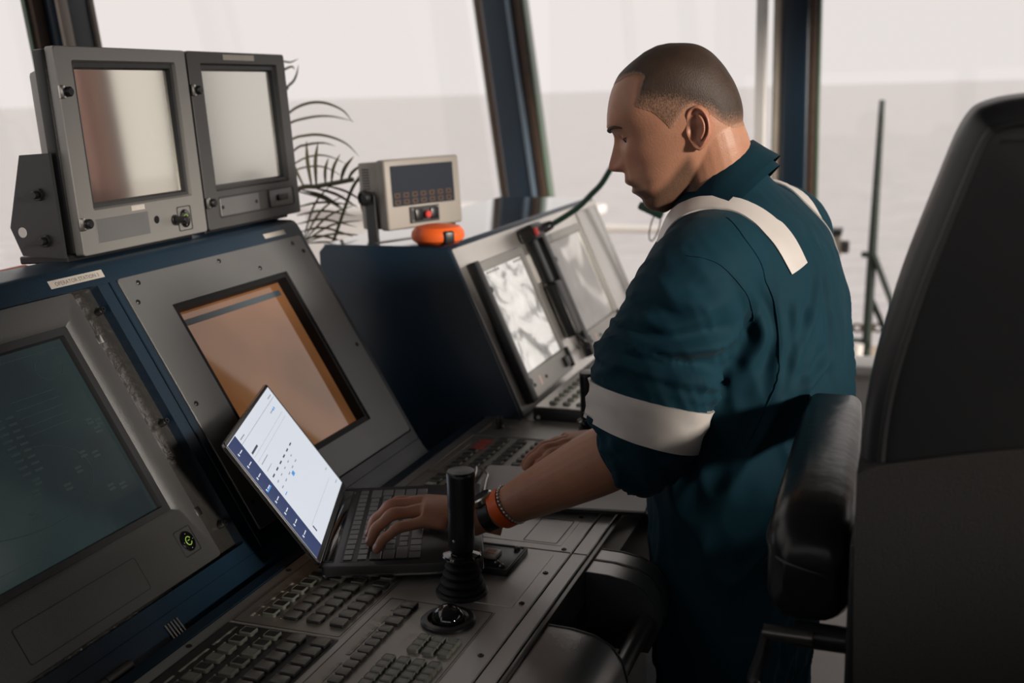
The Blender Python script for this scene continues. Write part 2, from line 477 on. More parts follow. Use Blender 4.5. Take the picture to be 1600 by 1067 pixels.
curt_m = mat('added_curtain_pink', (0.80, 0.60, 0.59), 0.8, vary=.08)  # curtain added unseen for the left monitor's pink reflection; colour lightened for backlight
cp_ = [(1.27 + .63 * k / 60, YF - .14 + .022 * math.sin(k * .95)) for k in range(61)]
cv = np.concatenate([[(x, y, -.55) for x, y in cp_], [(x, y, ZC - .03) for x, y in cp_], [(x, y + .004, ZC - .03) for x, y in cp_], [(x, y + .004, -.55) for x, y in cp_]])
nn = 61
cf = [[r * nn + k, r * nn + k + 1, ((r + 1) % 4) * nn + k + 1, ((r + 1) % 4) * nn + k] for r in range(4) for k in range(nn - 1)]
cu_ = thing('window_curtain', 'pink pleated curtain added out of view at the far window for its reflection in the left monitor', 'curtain', (1.585, YF - .14, -.55))
mk('cloth', (A(cv, float), cf), curt_m, cu_, smooth=60)
mk('added_curtain_rod', [tube([(1.22, YF - .14, ZC - .02), (1.96, YF - .14, ZC - .02)], .012, 10)], steel, cu_)

station_dark = mat('station_frame_dark', (0.115, 0.117, 0.117), 0.34, metal=.5, spec=.8, bump=.25, bscale=1100)

# ------------------------------------------------------------------ operator console (two stations and their desk)
ZD = -.68
SL = Fr((-.93, 0, -.645), (0, 1, 0), (-.5, 0, .866), (.866, 0, .5))       # sloped panel: u = along the console, v = up the slope
DK = Fr((0, 0, ZD))
Y0, Y1 = .30, 1.893
con = thing('operator_console', 'long navy operator console with sloped screen panels and charcoal key desk', 'console', (-.8, 1.1, ZFL))
XZ = lambda pts: [(p[0], p[1]) for p in pts]
def along(poly, y0, y1, r=0):      # polygon in (x,z) extruded along y
    v, f = prism(poly, -y1, -y0, r)
    return np.stack([v[:, 0], -v[:, 2], v[:, 1]], 1), f
bodyp = [(-.60, ZFL), (-.60, -.80), (-.56, -.735), (-.905, -.735), (-.938, -.69), (-1.175, -.273), (-1.19, -.2405), (-1.262, -.2405), (-1.275, -.26), (-1.275, ZFL)]
mk('body', [along(bodyp, Y0, Y1)], navy, con)
# rounded nose of the top and end cheek
topcurve = [SL.at(0, s, n) for s, n in ((.44, -.03), (.467, 0), (.478, -.003))]
tp = [(-1.150, -.262), (-1.1635, -.2405), (-1.1700, -.2345), (-1.1790, -.2325), (-1.258, -.2325), (-1.268, -.2405), (-1.19, -.262)]
mk('rear_shelf', [box(-1.56, -1.28, Y0, 1.70, -.312, -.290, .003)], navy, con)
mk('top_cap', [along(tp, Y0, Y1)], navy, con)
# station frames around the two screen panels
for (a, b, i0, i1) in ((.772, 1.3265, .79, 1.302), (1.3295, 1.893, 1.343, 1.882), (.31, .769, .33, .75)):
    mk('station_frame', [SL.g(ring((a, b, -.022, .467), (i0, i1, -.0005, .446), -.032, 0, .004, .006, 0))], navy, con)
# ledge below the panels: rounded foot, groove and blue desk strip
foot = [(-.919, -.664), (-.912, -.676), (-.902, -.688), (-.893, -.694), (-.893, -.735), (-.96, -.735), (-.96, -.66)]
mk('panel_foot', [along(foot, Y0, Y1)], navy, con)
strip = [(-.889, -.735), (-.889, -.683), (-.886, -.6795), (-.866, -.6785), (-.866, -.735)]
mk('desk_strip', [along(strip, Y0, 2.115)], navy, con)

# desk slabs
desk = mk('desk', [box(-.8655, -.4735, Y0, 1.4790, -.735, ZD, .0015, 1), box(-.8655, -.4735, 1.4810, 2.40, -.735, ZD, .0015, 1)], charcoal, con)
mk('edge_strip', [box(-.4715, -.4475, Y0, 1.4790, -.735, ZD, .0015, 1)], charcoal, con)
mk('edge_strip', [box(-.4715, -.4475, 1.4810, 2.40, -.735, ZD, .0015, 1)], charcoal, con)
mk('edge_lip', [box(-.4455, -.438, Y0, 2.40, -.735, ZD - .001, .002, 2)], dark_steel, con)

# key panels on the desk
panel_m = mat('key_panel', (0.38, 0.365, 0.34), 0.38, metal=.8, spec=.8, bump=0.2, bscale=900, vary=0.15, vscale=7)
panel_dark = mat('key_panel_dark', (0.026, 0.026, 0.027), 0.38, bump=0.2, bscale=900)
key_m = mat('key_grey', (0.16, 0.157, 0.145), 0.40, metal=.4, spec=.9, vary=0.15, vscale=40)
key_side = mat('key_dark', (0.016, 0.016, 0.016), 0.5)
key_rim = mat('key_rim', (0.15, 0.16, 0.135), 0.45)
key_lit = mat('key_pale', (0.17, 0.18, 0.15), 0.45)
legend_m = mat('legend_print', (0.42, 0.39, 0.34), 0.6)
def two_tone(name, g1, m1, g2, m2, smooth=35):
    v1, f1 = merge(g1); v2, f2 = merge(g2)
    me = data(name, (np.concatenate([v1, v2]), f1 + [[i + len(v1) for i in q] for q in f2]), m1, smooth)
    me.materials.append(m2)
    me.polygons.foreach_set('material_index', [0] * len(f1) + [1] * len(f2))
    return me
def key_mesh(name, sx, sy, h, top):
    return two_tone(name, [box(-sx / 2, sx / 2, -sy / 2, sy / 2, 0, h * .55, .001, 1)], key_side,
                    [box(-sx / 2, sx / 2, -sy / 2, sy / 2, h * .55, h, .0016, 2)], top)
def rim_key_mesh(name, sx, sy, h, face):
    return two_tone(name, [box(-sx / 2 + .0012, sx / 2 - .0012, -sy / 2 + .0012, sy / 2 - .0012, 0, h * .9, .001, 1)], face,
                    [ring((-sx / 2, sx / 2, -sy / 2, sy / 2), (-sx / 2 + .0014, sx / 2 - .0014, -sy / 2 + .0014, sy / 2 - .0014), 0, h, .003, .002)], key_rim)
KW, KH = .0205, .0175
k_plain = key_mesh('key_plain', KW, KH, .0065, key_m)
k_rim = rim_key_mesh('key_outlined', KW, KH, .0055, key_side)
k_rimlit = rim_key_mesh('key_outlined_pale', KW, KH, .0055, key_lit)
k_small = key_mesh('key_small', .0165, .0150, .006, key_m)
k_num = rim_key_mesh('key_number', .0158, .0135, .0055, key_m)
k_white = rim_key_mesh('key_white', KW, KH, .006, label_white)
def key_panel(x0, x1, y0, y1, m=panel_m):
    p = mk('key_panel', [box(x0, x1, y0, y1, ZD - .002, ZD + .0012, .0006, 1)], m, con, loc=((x0 + x1) / 2, (y0 + y1) / 2, ZD))
    return p
def groove(p, x0, x1, y0, y1, w=.0007):
    mk('outline', [DK.g(ring((x0, x1, y0, y1), (x0 + w, x1 - w, y0 + w, y1 - w), .0012, .0016, .003, .003))], key_side, p)
def legends(p, rects, z=.0013):
    mk('legend', [DK.g(box(a, b, c, d, z, z + .0005)) for a, b, c, d in rects], legend_m, p, smooth=0, kind='stuff')
ZK = ZD + .0012
# panel A (partly under the laptop)
pa = key_panel(-.845, -.6775, 1.134, 1.472); groove(pa, -.842, -.680, 1.137, 1.469)
dots = []
for r in range(11):
    y = 1.168 + .0243 * r
    if y > 1.44: break
    inst('key', k_rim, (-.801, y, ZK), None, pa)
    for c, x in enumerate((-.767, -.732, -.697)):
        inst('key', (k_rimlit if (r, c) == (6, 1) else k_rim) if r > 4 else k_plain, (x, y, ZK), None, pa)
        dots.append((x - .0155, x - .0135, y - .009, y - .0065))
    dots.append((-.8165, -.8145, y - .009, y - .0065))
legends(pa, dots + [(-.826, -.8225, 1.155, 1.185), (-.826, -.8225, 1.190, 1.234), (-.826, -.8225, 1.240, 1.262)])
# panel B (nearest the left edge)
pb = key_panel(-.845, -.6775, .70, 1.131, panel_dark); groove(pb, -.842, -.680, .703, 1.128)
dots = []
for r in range(16):
    y = 1.112 - .0243 * r
    inst('key', k_rimlit if r in (2, 3, 5, 8) else k_rim, (-.800, y, ZK), None, pb)
    for c, x in enumerate((-.764, -.728, -.692)):
        inst('key', (k_rimlit if r in (2, 4) else k_rim) if c == 0 else k_plain, (x, y, ZK), None, pb)
        dots.append((x - .0155, x - .0135, y - .009, y - .0065))
    dots.append((-.8155, -.8135, y - .009, y - .0065))
legends(pb, dots + [(-.827, -.8235, 1.07, 1.122), (-.827, -.8235, 1.0, 1.06), (-.827, -.8235, .92, .99)])
# panel C (trackball and number keys)
pc = key_panel(-.668, -.512, .70, 1.262); groove(pc, -.666, -.514, .703, 1.260)
for y in (1.241, 1.218, 1.194): inst('key', k_plain, (-.629, y, ZK), None, pc)
for r in range(20): inst('key', k_small, (-.629, 1.170 - .0190 * r, ZK), None, pc)
for i in range(3):
    for j in range(3): inst('key', k_num, (-.572 + .0207 * i, 1.165 - .0152 * j, ZK), None, pc)
for i in range(4):
    for j in range(9): inst('key', k_num, (-.592 + .0207 * i, 1.104 - .0155 * j, ZK), None, pc)
legends(pc, [(-.650, -.6445, 1.225, 1.250), (-.650, -.6445, 1.185, 1.215), (-.650, -.6440, 1.10, 1.178), (-.650, -.6440, .99, 1.08)])
# far panels on the second desk section
pd = key_panel(-.845, -.670, 1.66, 1.755); groove(pd, -.842, -.672, 1.662, 1.753)
for r in range(3):
    inst('key', k_white if r == 0 else k_rim, (-.800, 1.685 + .0243 * r, ZK), None, pd)
    for x in (-.764, -.729): inst('key', k_rim, (x, 1.685 + .0243 * r, ZK), None, pd)
legends(pd, [(-.826, -.8235, 1.67, 1.70), (-.826, -.8235, 1.71, 1.75)])
pe = key_panel(-.845, -.640, 1.758, 1.985); groove(pe, -.842, -.643, 1.760, 1.983)
for r in range(8):
    y = 1.776 + .0262 * r
    if r < 5: inst('key', k_rim, (-.800, y, ZK), None, pe)
    for x in (-.764, -.727, -.690): inst('key', k_rim if x < -.72 else k_num, (x, y, ZK), None, pe)
legends(pe, [(-.826, -.8235, 1.765, 1.82), (-.826, -.8235, 1.83, 1.88), (-.826, -.8235, 1.89, 1.93), (-.842, -.839, 1.77, 1.98)])
red_print = mat('red_print', (0.42, 0.06, 0.05), 0.6)
mk('red_label', [box(-.812, -.786, 1.897, 1.935, ZK, ZK + .0006), box(-.812, -.786, 1.940, 1.962, ZK, ZK + .0006)], red_print, pe, smooth=0)
pf = key_panel(-.845, -.50, 1.990, 2.11); groove(pf, -.842, -.503, 1.992, 2.108)
legends(pf, [(-.835, -.832, 2.0, 2.07), (-.790, -.770, 2.055, 2.062)])
kn = mk('rotary_knob', [Fr((-.807, 2.045, ZK)).g(lathe([(.011, 0), (.011, .004), (.0085, .006), (.0085, .022), (.0075, .024)], 20))], black, con)
mk('pointer', [box(-.8075, -.8065, 2.037, 2.045, ZK + .024, ZK + .0245)], legend_m, kn)
# outlines of the blank plates at the desk edge
pl = mk('blank_plate', [box(-.606, -.496, 1.284, 1.465, ZD - .002, ZD + .0006, .0004, 1)], charcoal, con)
pl2 = mk('blank_plate', [box(-.63, -.496, 1.50, 1.655, ZD - .002, ZD + .0006, .0004, 1)], charcoal, con)
groove(pl2, -.560, -.505, 1.505, 1.60)
screw_me = data('screw', [lathe([(.0042, 0), (.0042, .0008), (.0032, .0016), (.0016, .0016), (.0014, .0004)], 12)], black)
for x, y in ((-.488, 1.402), (-.488, 1.49), (-.488, 1.30), (-.50, 1.62), (-.855, 1.30), (-.855, 1.06), (-.488, 1.15)):
    inst('screw', screw_me, (x, y, ZD), None, con)

# trackball
tb = mk('trackball', [Fr((-.562, 1.219, ZK)).g(lathe([(.0365, 0), (.0365, .004), (.034, .0062), (.0275, .0066), (.0245, .004), (.0245, -.001)], 40, cap0=False, cap1=False))], black, con, loc=(-.562, 1.219, ZK))
mk('ball', [sphere((-.562, 1.219, ZK + .0015), .0225, 32, 20)], gloss_black, tb)
# joystick
def joystick(x, y, z, sc=1.0, lean=(0, 0)):
    fr = Fr((x, y, z), (sc, 0, 0), (0, sc, 0), (lean[0] * sc, lean[1] * sc, sc))
    j = mk('joystick', [fr.g(lathe([(.037, 0), (.037, .004), (.034, .006), (.030, .006)], 36))], black, con, loc=(x, y, z))
    pr = [(.034, .005)]
    for k in range(5):
        zz = .006 + .0105 * k; rr = .033 - .0032 * k
        pr += [(rr, zz), (rr + .0008, zz + .003), (rr - .002, zz + .006), (rr - .0075, zz + .0085)]
    pr += [(.013, .060), (.013, .068)]
    mk('rubber_boot', [fr.g(lathe(pr, 36))], black_matt, j)
    mk('collar', [fr.g(lathe([(.012, .052), (.0265, .0535), (.0275, .056), (.026, .0585), (.016, .061), (.0165, .066)], 36))], gloss_black, j)
    g = [(.0165, .064), (.0182, .068), (.0184, .110), (.0180, .1135), (.0184, .1165), (.0178, .119), (.0186, .122), (.0180, .125), (.0190, .129), (.0194, .158), (.0200, .170), (.0200, .1745), (.0185, .1768)]
    mk('grip', [fr.g(lathe(g, 36))], black, j)
    cap = mk('grip_cap', [fr.g(lathe([(.0186, .1755), (.0195, .1768), (.0185, .1785), (.010, .1795), (.0004, .1798)], 36))], black, j)
    mk('grip_button', [fr.g([(sphere((-.004, -.0183, .082), (.0022, .0014, .0022), 10, 6))])], steel, j)
    return j
joystick(-.580, 1.309, ZD, 1.0, (.02, .02))
joystick(-.600, 2.000, ZD, 0.81, (0, 0))
# black control plate with a red-white button beside the joystick
cp = mk('control_plate', [box(-.640, -.536, 1.372, 1.462, ZD, ZD + .0085, .0015, 2)], black, con, loc=(-.59, 1.41, ZD))
groove2 = mk('plate_rim', [Fr((0, 0, ZD + .0085)).g(ring((-.638, -.538, 1.374, 1.460), (-.636, -.540, 1.376, 1.458), 0, .0012, .002, .002))], bezel_dark, cp)
bt = mk('square_button', [box(-.592, -.566, 1.404, 1.432, ZD + .0085, ZD + .015, .002, 2)], mat('button_cream', (0.62, 0.55, 0.48), 0.4), cp)
mk('red_line', [box(-.586, -.572, 1.412, 1.416, ZD + .015, ZD + .0154), box(-.586, -.572, 1.419, 1.427, ZD + .015, ZD + .0154)], mat('pink_print', (0.55, 0.22, 0.17), .5), bt, smooth=0)
bolt_me = data('bolt', [lathe([(.0048, 0), (.0048, .003), (.003, .0052), (.0012, .0054), (.001, .003)], 14)], dark_steel)
for x, y in ((-.549, 1.384), (-.549, 1.450), (-.560, 1.393)): inst('bolt', bolt_me, (x, y, ZD + .0085), None, cp)

# padded front edge with hand rail
def pad(y0, y1, name='arm_pad'):
    pr = [(-.437, -.686), (-.405, -.687), (-.375, -.692), (-.352, -.704), (-.338, -.723), (-.331, -.748), (-.333, -.775), (-.345, -.80), (-.437, -.80)]
    v, f = along(pr, y0, y1)
    p = mk(name, [(v, f)], vinyl, con)
    rim = [(x + (.0015 if x > -.43 else 0), z + (.0012 if z > -.79 else 0)) for x, z in pr]
    mk('pad_cap', [along(rim, y1, y1 + .0025)], bezel_dark, p)
    mk('pad_cap', [along(rim, y0 - .0025, y0)], bezel_dark, p)
    return p
pad(.35, 1.262); pad(1.435, 1.478, 'rail_bracket'); pad(1.482, 1.520, 'rail_bracket'); pad(1.86, 2.3)
mk('hand_rail', [tube([(-.348, 1.0, -.752), (-.348, 2.1, -.752)], .0135, 16)], dark_steel, con)
mk('front_fascia', [box(-.50, -.445, Y0, 2.40, -.90, -.735, .006)], black_matt, con)
mk('knee_panel', [box(-.62, -.58, Y0, 2.40, ZFL, -.735, .004)], black_matt, con)

# left station: monitor set in a recess with a crinkled dark film beside it
film = mat('crinkled_film', (0.30, 0.29, 0.27), 0.26, metal=.9, bump=0.9, bscale=70, detail=4)
mk('recess_floor', [SL.g(box(.785, 1.307, -.005, .450, -.034, -.0165))], film, con)
m1 = mk('flush_monitor', [SL.g(ring((.795, 1.247, .004, .441), (.822, 1.218, .088, .405), -.0165, .001, .006, .004, .010, -.006)),
                          ], station_dark, con, loc=SL.at(1.02, .2, 0))
mk('inner_bezel', [SL.g(ring((.830, 1.210, .096, .397), (.842, 1.197, .106, .385), -.0165, -.0045, .003, .002, .002, -.010))], bezel_dark, m1)

# ------------------------------------------------------------------ screens
def screen_mat(name, nodes_fn, rough=0.12, spec=0.5, base=(0.01, 0.01, 0.011), coat=0.0, strength=1.0):
    m = bpy.data.materials.new(name); m.use_nodes = True
    nt = m.node_tree; b = nt.nodes['Principled BSDF']
    b.inputs['Base Color'].default_value = (*base, 1); b.inputs['Roughness'].default_value = rough
    b.inputs['Specular IOR Level'].default_value = spec; b.inputs['Coat Weight'].default_value = coat; b.inputs['Coat Roughness'].default_value = 0.03
    if nodes_fn:
        c = nodes_fn(nt)
        nt.links.new(c, b.inputs['Emission Color']); b.inputs['Emission Strength'].default_value = strength
    return m
def N(nt, t, **kw):
    n = nt.nodes.new(t)
    for k, v in kw.items(): setattr(n, k, v)
    return n
def noise_ramp(scale, stops, detail=4, stretch=(1, 1, 1), dist=0.0):
    def fn(nt):
        tc = N(nt, 'ShaderNodeTexCoord'); mp = N(nt, 'ShaderNodeMapping'); mp.inputs['Scale'].default_value = stretch
        n = N(nt, 'ShaderNodeTexNoise'); n.inputs['Scale'].default_value = scale; n.inputs['Detail'].default_value = detail
        n.inputs['Distortion'].default_value = dist
        r = N(nt, 'ShaderNodeValToRGB')
        el = r.color_ramp.elements
        while len(el) < len(stops): el.new(0.5)
        for e, (p, c) in zip(el, stops): e.position = p; e.color = (*c, 1)
        nt.links.new(tc.outputs['Object'], mp.inputs['Vector']); nt.links.new(mp.outputs['Vector'], n.inputs['Vector'])
        nt.links.new(n.outputs['Fac'], r.inputs['Fac'])
        return r.outputs['Color']
    return fn
# left station display: dim dark-teal page with faint outlines
dim_teal = screen_mat('display_dim_teal', noise_ramp(4, [(.35, (.010, .014, .016)), (.65, (.016, .028, .028))]), rough=.16, spec=.75, base=(.012, .016, .017))
s1 = mk('screen', [SL.g(box(.838, 1.201, .102, .389, -.0165, -.0125))], dim_teal, m1, smooth=0)
faint = mat('display_line', (0.02, 0.03, 0.03), 0.3, emit=(.012, .020, .019), estr=1.0)
fl = []
W1 = -.0124
for k in range(9): fl.append(box(1.02, 1.035, .300 - .0095 * k, .303 - .0095 * k, W1, W1 + .0003))
for k in range(9): fl.append(box(1.042, 1.055, .300 - .0095 * k, .303 - .0095 * k, W1, W1 + .0003))
for k in range(5): fl.append(box(1.062, 1.14, .318 - .012 * k, .3188 - .012 * k, W1, W1 + .0003))
hull = [(1.03 + .14 * math.cos(t) * (1 if math.cos(t) < 0 else .7), .205 + .052 * math.sin(t), W1 + .0002) for t in np.linspace(0, 2 * math.pi, 40)]
fl.append(tube(hull, .0006, 4, cap=False))
hull2 = [(1.15 + .024 * math.cos(t), .348 + .018 * math.sin(t), W1 + .0002) for t in np.linspace(0, 2 * math.pi, 24)]
fl.append(tube(hull2, .0005, 4, cap=False))
for cx, cy in ((1.02, .20), (1.03, .213), (1.07, .19), (1.10, .205), (1.12, .222), (1.14, .215), (1.135, .165), (1.155, .16), (1.16, .26), (1.175, .255), (1.166, .245), (.95, .21), (1.0, .175)):
    for j in range(2): fl.append(box(cx, cx + .012, cy - .006 * j, cy + .0035 - .006 * j, W1, W1 + .0003))
fl += [box(.86, .99, .36, .3606, W1, W1 + .0003), box(.86, 1.19, .372, .3727, W1, W1 + .0003), box(.86, 1.0, .125, .1256, W1, W1 + .0003)]
mk('display_lines', [SL.g(g) for g in fl], faint, m1, smooth=0, kind='stuff')
mk('brand_recess', [SL.g(ring((.885, 1.10, .018, .066), (.8862, 1.0988, .0192, .0648), .0008, .0014, .004, .003))], bezel_dark, m1)
def round_button(fr, u, v, w, parent, s=1.0):
    p = mk('power_button', [fr.g(ring((u - .018 * s, u + .018 * s, v - .020 * s, v + .020 * s), (u - .0165 * s, u + .0165 * s, v - .0185 * s, v + .0185 * s), w, w + .0012, .003, .003))], bezel_dark, parent, loc=fr.at(u, v, w))
    f2 = Fr(fr.at(u, v, w), fr.a * .85, fr.b, fr.c)
    mk('button_disc', [f2.g(lathe([(.0150 * s, 0), (.0150 * s, .0022), (.0135 * s, .003), (.002, .003)], 28))], gloss_black, p)
    g = mat('green_ring', (.05, .09, .01), .4, emit=(.35, .55, .06), estr=.55)
    arc = [f2.at(.0062 * s * math.cos(t), .0062 * s * math.sin(t), .0032) for t in np.linspace(.5, 2 * math.pi - .4, 22)]
    mk('green_ring', [tube(arc, .0007 * s, 5), tube([f2.at(-.002 * s, .0005, .0032), f2.at(.003 * s, .001, .0032)], .0006 * s, 5)], g, p)
    for a in range(4):
        t = a * math.pi / 2
        mk('button_dot', [f2.g((v2 + A([.011 * s * math.cos(t), .011 * s * math.sin(t), .003]), f3)) for v2, f3 in [sphere((0, 0, 0), .0008 * s, 8, 5)]], legend_m, p)
round_button(SL, 1.199, .046, .001, m1)
clip_g = lambda u, v, w: [SL.g(box(u - .006, u + .006, v - .007, v + .007, w - .004, w + .002, .002, 2))]
for u, v in ((1.2485, .362), (1.2485, .075)):
    mk('panel_clip', clip_g(u, v, 0), steel, m1)
for u, v in ((1.291, .405), (1.291, .215), (1.291, .04)):
    mk('thumb_screw', [frz(SL.at(u, v, -.0165), SL.c).g(cyl(.0055, 0, .012, 14, .001)), frz(SL.at(u, v, -.0165), SL.c).g(lathe([(.0038, .012), (.0038, .0145), (.002, .0145), (.002, .012)], 14))], black, con)

# right station: blank plate with amber tinted display
plate = mk('display_plate', [SL.g(ring((1.345, 1.880, .0015, .444), (1.43, 1.773, .061, .381), -.006, .0015, .006, .002, 0))], gunmetal, con, loc=SL.at(1.6, .2, 0))
mk('display_well', [SL.g(ring((1.4285, 1.7745, .0595, .3825), (1.440, 1.763, .071, .371), -.030, -.001, .001, .001, .001, -.022))], black_matt, plate)
amber_m = screen_mat('amber_display', noise_ramp(5, [(.30, (.085, .034, .012)), (.70, (.16, .068, .026))], 2), rough=.035, spec=.7, base=(.10, .045, .02), coat=.45)
mk('amber_screen', [SL.g(box(1.438, 1.765, .069, .373, -.030, -.0215))], amber_m, plate, smooth=0)
mk('screen_toolbar', [SL.g(box(1.452, 1.752, .345, .356, -.0215, -.0212))], mat('toolbar_blue', (.05, .07, .085), .2), plate, smooth=0)
for u, v in ((1.385, .430), (1.60, .432), (1.84, .430), (1.362, .400), (1.362, .22), (1.362, .045), (1.862, .41), (1.862, .2), (1.70, .40)):
    inst('plate_screw', screw_me, SL.at(u, v, .0015), SL, plate)
# label strips
lb = mk('station_label', [SL.g(box(1.215, 1.326, .451, .4645, 0, .0006))], label_white, con, smooth=0)
v, f = text_geo('OPERATOR STATION 3', .0088)
w = v[:, 0].max() - v[:, 0].min(); v = v * A([.090 / w, 1, 1])
mk('label_lettering', [SL.g((v + A([1.2255, .4548, .0008]), f))], ink, lb, smooth=0)
lb = mk('station_label', [SL.g(box(1.765, 1.838, .4505, .4615, 0, .0006))], label_white, con, smooth=0)
# small grille on the ledge and a black pen-like latch
mk('ledge_grille', [along([(-.9125 + .0, -.6735), (-.8985, -.6905), (-.8975, -.6895), (-.9115, -.6725)], 1.085 + .006 * k, 1.0875 + .006 * k) for k in range(5)], steel, con)
mk('ledge_latch', [tube([(-.899, .90, -.682), (-.899, 1.0, -.682)], .006, 12), tube([(-.899, .955, -.682), (-.899, 1.0, -.682)], .0072, 12)], dark_steel, con)

# ------------------------------------------------------------------ the two upper monitors
MN = Fr((-1.197, 1.330, -.2245), (0, 1, 0), norm((-.05, 0, 1)), norm((1, 0, .05)))
def mirror_screen(name, tint, rough):
    m = bpy.data.materials.new(name); m.use_nodes = True
    b = m.node_tree.nodes['Principled BSDF']
    b.inputs['Base Color'].default_value = (*tint, 1); b.inputs['Metallic'].default_value = 1.0; b.inputs['Roughness'].default_value = rough
    return m
ms1 = mirror_screen('reflective_screen_warm', (.78, .76, .66), .06)
ms2 = mirror_screen('reflective_screen_pale', (.72, .71, .66), .14)
def upper_monitor(u0, label, kind):
    t = thing('bridge_monitor', label, 'monitor', MN.at(u0 + .155, 0, 0), 'monitors on top of the operator console')
    u1 = u0 + .312; H = .312
    fm = monitor_grey if kind == 0 else mat('monitor_slate', (.075, .075, .075), .4, metal=.2)
    mk('housing', [MN.g(box(u0 - .004, u1 + .001, .004, H - .003, -.034, -.012, .004, 2))], black, t)
    mk('rear_box', [MN.g(box(u0 + .030, u1 - .03, .03, H - .03, -.080, -.034, .008, 2))], monitor_grey, t)
    mk('front_frame', [MN.g(ring((u0, u1, 0, H), (u0 + .034, u1 - .030, .066, H - .020), -.012, .004, .005, .004, .004, -.002))], fm, t)
    mk('bezel', [MN.g(ring((u0 + .036, u1 - .032, .068, H - .022), (u0 + .0425, u1 - .040, .0745, H - .030), -.012, -.001, .003, .002, .003, -.008))], bezel_dark, t)
    mk('screen', [MN.g(box(u0 + .040, u1 - .037, .072, H - .027, -.012, -.0085))], (ms1, ms2)[kind], t, smooth=0)
    for v in (.245, .048):
        mk('hinge_clip', [MN.g(box(u0 - .001, u0 + .010, v - .010, v + .010, .002, .008, .002, 2))], steel, t)
        mk('hinge_knob', [frz(MN.at(u0 + .014, v, .003), MN.c).g(cyl(.0075, 0, .011, 16, .002))], black, t)
    if kind == 0:
        mk('name_plate', [MN.g(box(u0 + .034, u0 + .158, .016, .052, .004, .0048, .0004, 1))], gunmetal, t)
        mk('speaker_hole', [frz(MN.at(u0 + .178, .036, .004), MN.c).g(cyl(.0065, 0, .0006, 16))], black_matt, t)
        mk('asset_label', [MN.g(box(u0 + .120, u0 + .152, .0565, .0645, .004, .0046))], label_white, t, smooth=0)
        round_button(MN, u0 + .252, .030, .004, t, 1.05)
        mk('control_knob', [frz(MN.at(u0 + .224, .030, .004), MN.c).g(cyl(.009, 0, .004, 16, .001)), frz(MN.at(u0 + .224, .030, .004), MN.c).g(cyl(.006, .004, .026, 16, .001))], black, t)
    else:
        mk('control_recess', [MN.g(ring((u0 + .036, u1 - .02, .018, .056), (u0 + .038, u1 - .022, .020, .054), .003, .0055, .006, .005))], bezel_dark, t)
        mk('recess_cover', [MN.g(box(u0 + .040, u0 + .165, .021, .053, .004, .0055, .0005, 1))], gunmetal, t)
        mk('card_slot', [MN.g(box(u0 + .20, u0 + .285, .020, .054, .004, .006, .003, 2))], gunmetal, t)
        mk('switch', [MN.g(box(u0 + .226, u0 + .262, .031, .043, .006, .010, .0015, 2))], black, t)
        mk('asset_label', [MN.g(box(u0 + .105, u0 + .205, H - .014, H - .004, .004, .0046))], label_white, t, smooth=0)
        for u in (u0 + .046, u0 + .155):
            mk('cover_screw', [frz(MN.at(u, .037, .0055), MN.c).g(cyl(.0035, 0, .001, 12))], black, t)
    # side bracket plate with slot and bolts
    if kind == 0:
        br = [(-.020, .000), (-.100, .006), (-.116, .050), (-.076, .158), (-.020, .158)]   # (n, v)
        hole = [(-.135 + .020 * a, .028 + .020 * a + b) for a, b in ((0, 0), (.7, .0))]
        f2 = Fr(MN.at(u0 - .010, 0, 0), MN.c, MN.b, -MN.a)
        p = mk('side_bracket', [f2.g(prism(br, 0, .006))], bezel_dark, t)
        for n_, v_ in ((-.050, .028), (-.050, .098)):
            mk('bracket_bolt', [frz(f2.at(n_, v_, .006), -MN.a).g(cyl(.0105, 0, .005, 6, .001)), frz(f2.at(n_, v_, .006), -MN.a).g(cyl(.006, .005, .012, 14, .001))], black, t)
        mk('bracket_slot', [frz(f2.at(-.093, .042, .006), -MN.a).g(cyl(.008, 0, .0008, 14))], white_paint, t)
        mk('bracket_foot', [MN.g(box(u0 - .010, u0 + .30, -.008, .004, -.115, -.02, .002, 1))], black, t)
    else:
        mk('bracket_foot', [MN.g(box(u0 + .02, u0 + .30, -.008, .004, -.105, -.02, .002, 1))], black, t)
    return t
upper_monitor(0.0, 'grey flat monitor with green ring button, left of the two on the console', 0)
upper_monitor(.318, 'darker flat monitor with white top label, right of the two on the console', 1)

# orange bundle and white cable tray behind the console at the left edge
o = mk('cable_tray', [box(-1.352, -1.325, .3, 1.455, -.290, -.2535, .004)], white_paint); tag(o, 'white strip running behind the console under the left monitor', 'strip')
b = crom([(-1.405, .55, -.272), (-1.40, .8, -.268), (-1.405, 1.0, -.273), (-1.40, 1.2, -.267), (-1.405, 1.30, -.274), (-1.40, 1.42, -.272)], 8)
o = mk('orange_hose', [tube(b, .0165, 12)], orange); tag(o, 'orange hose lying behind the console at the left edge', 'hose')

# ------------------------------------------------------------------ second console with chart displays
C2 = thing('chart_console', 'navy console with sloped grey face and chart displays, behind the laptop', 'console', (-1.0, 2.6, ZFL))
ang = math.radians(66.6)
C2F = Fr((-.78, 0, -.68), (0, 1, 0), (-math.cos(ang), 0, math.sin(ang)), (math.sin(ang), 0, math.cos(ang)))
YA, YZ = 2.115, 3.21
c2p = [(-.62, ZFL), (-.62, -.735), (-.758, -.735), (-.782, -.68), (-.9345, -.324), (-.942, -.317), (-.955, -.3145), (-1.235, -.3145), (-1.25, -.33), (-1.25, ZFL)]
mk('body', [along(c2p, YA, YZ, .004)], navy, C2)
silver = mat('silver_face', (0.74, 0.71, 0.67), 0.34, metal=.75, bump=.08, bscale=500, vary=.12, vscale=6)
mk('front_face', [C2F.g(prism(rrect(YA + .012, YZ - .004, .004, .392, .004), -.001, .002))], silver, C2)
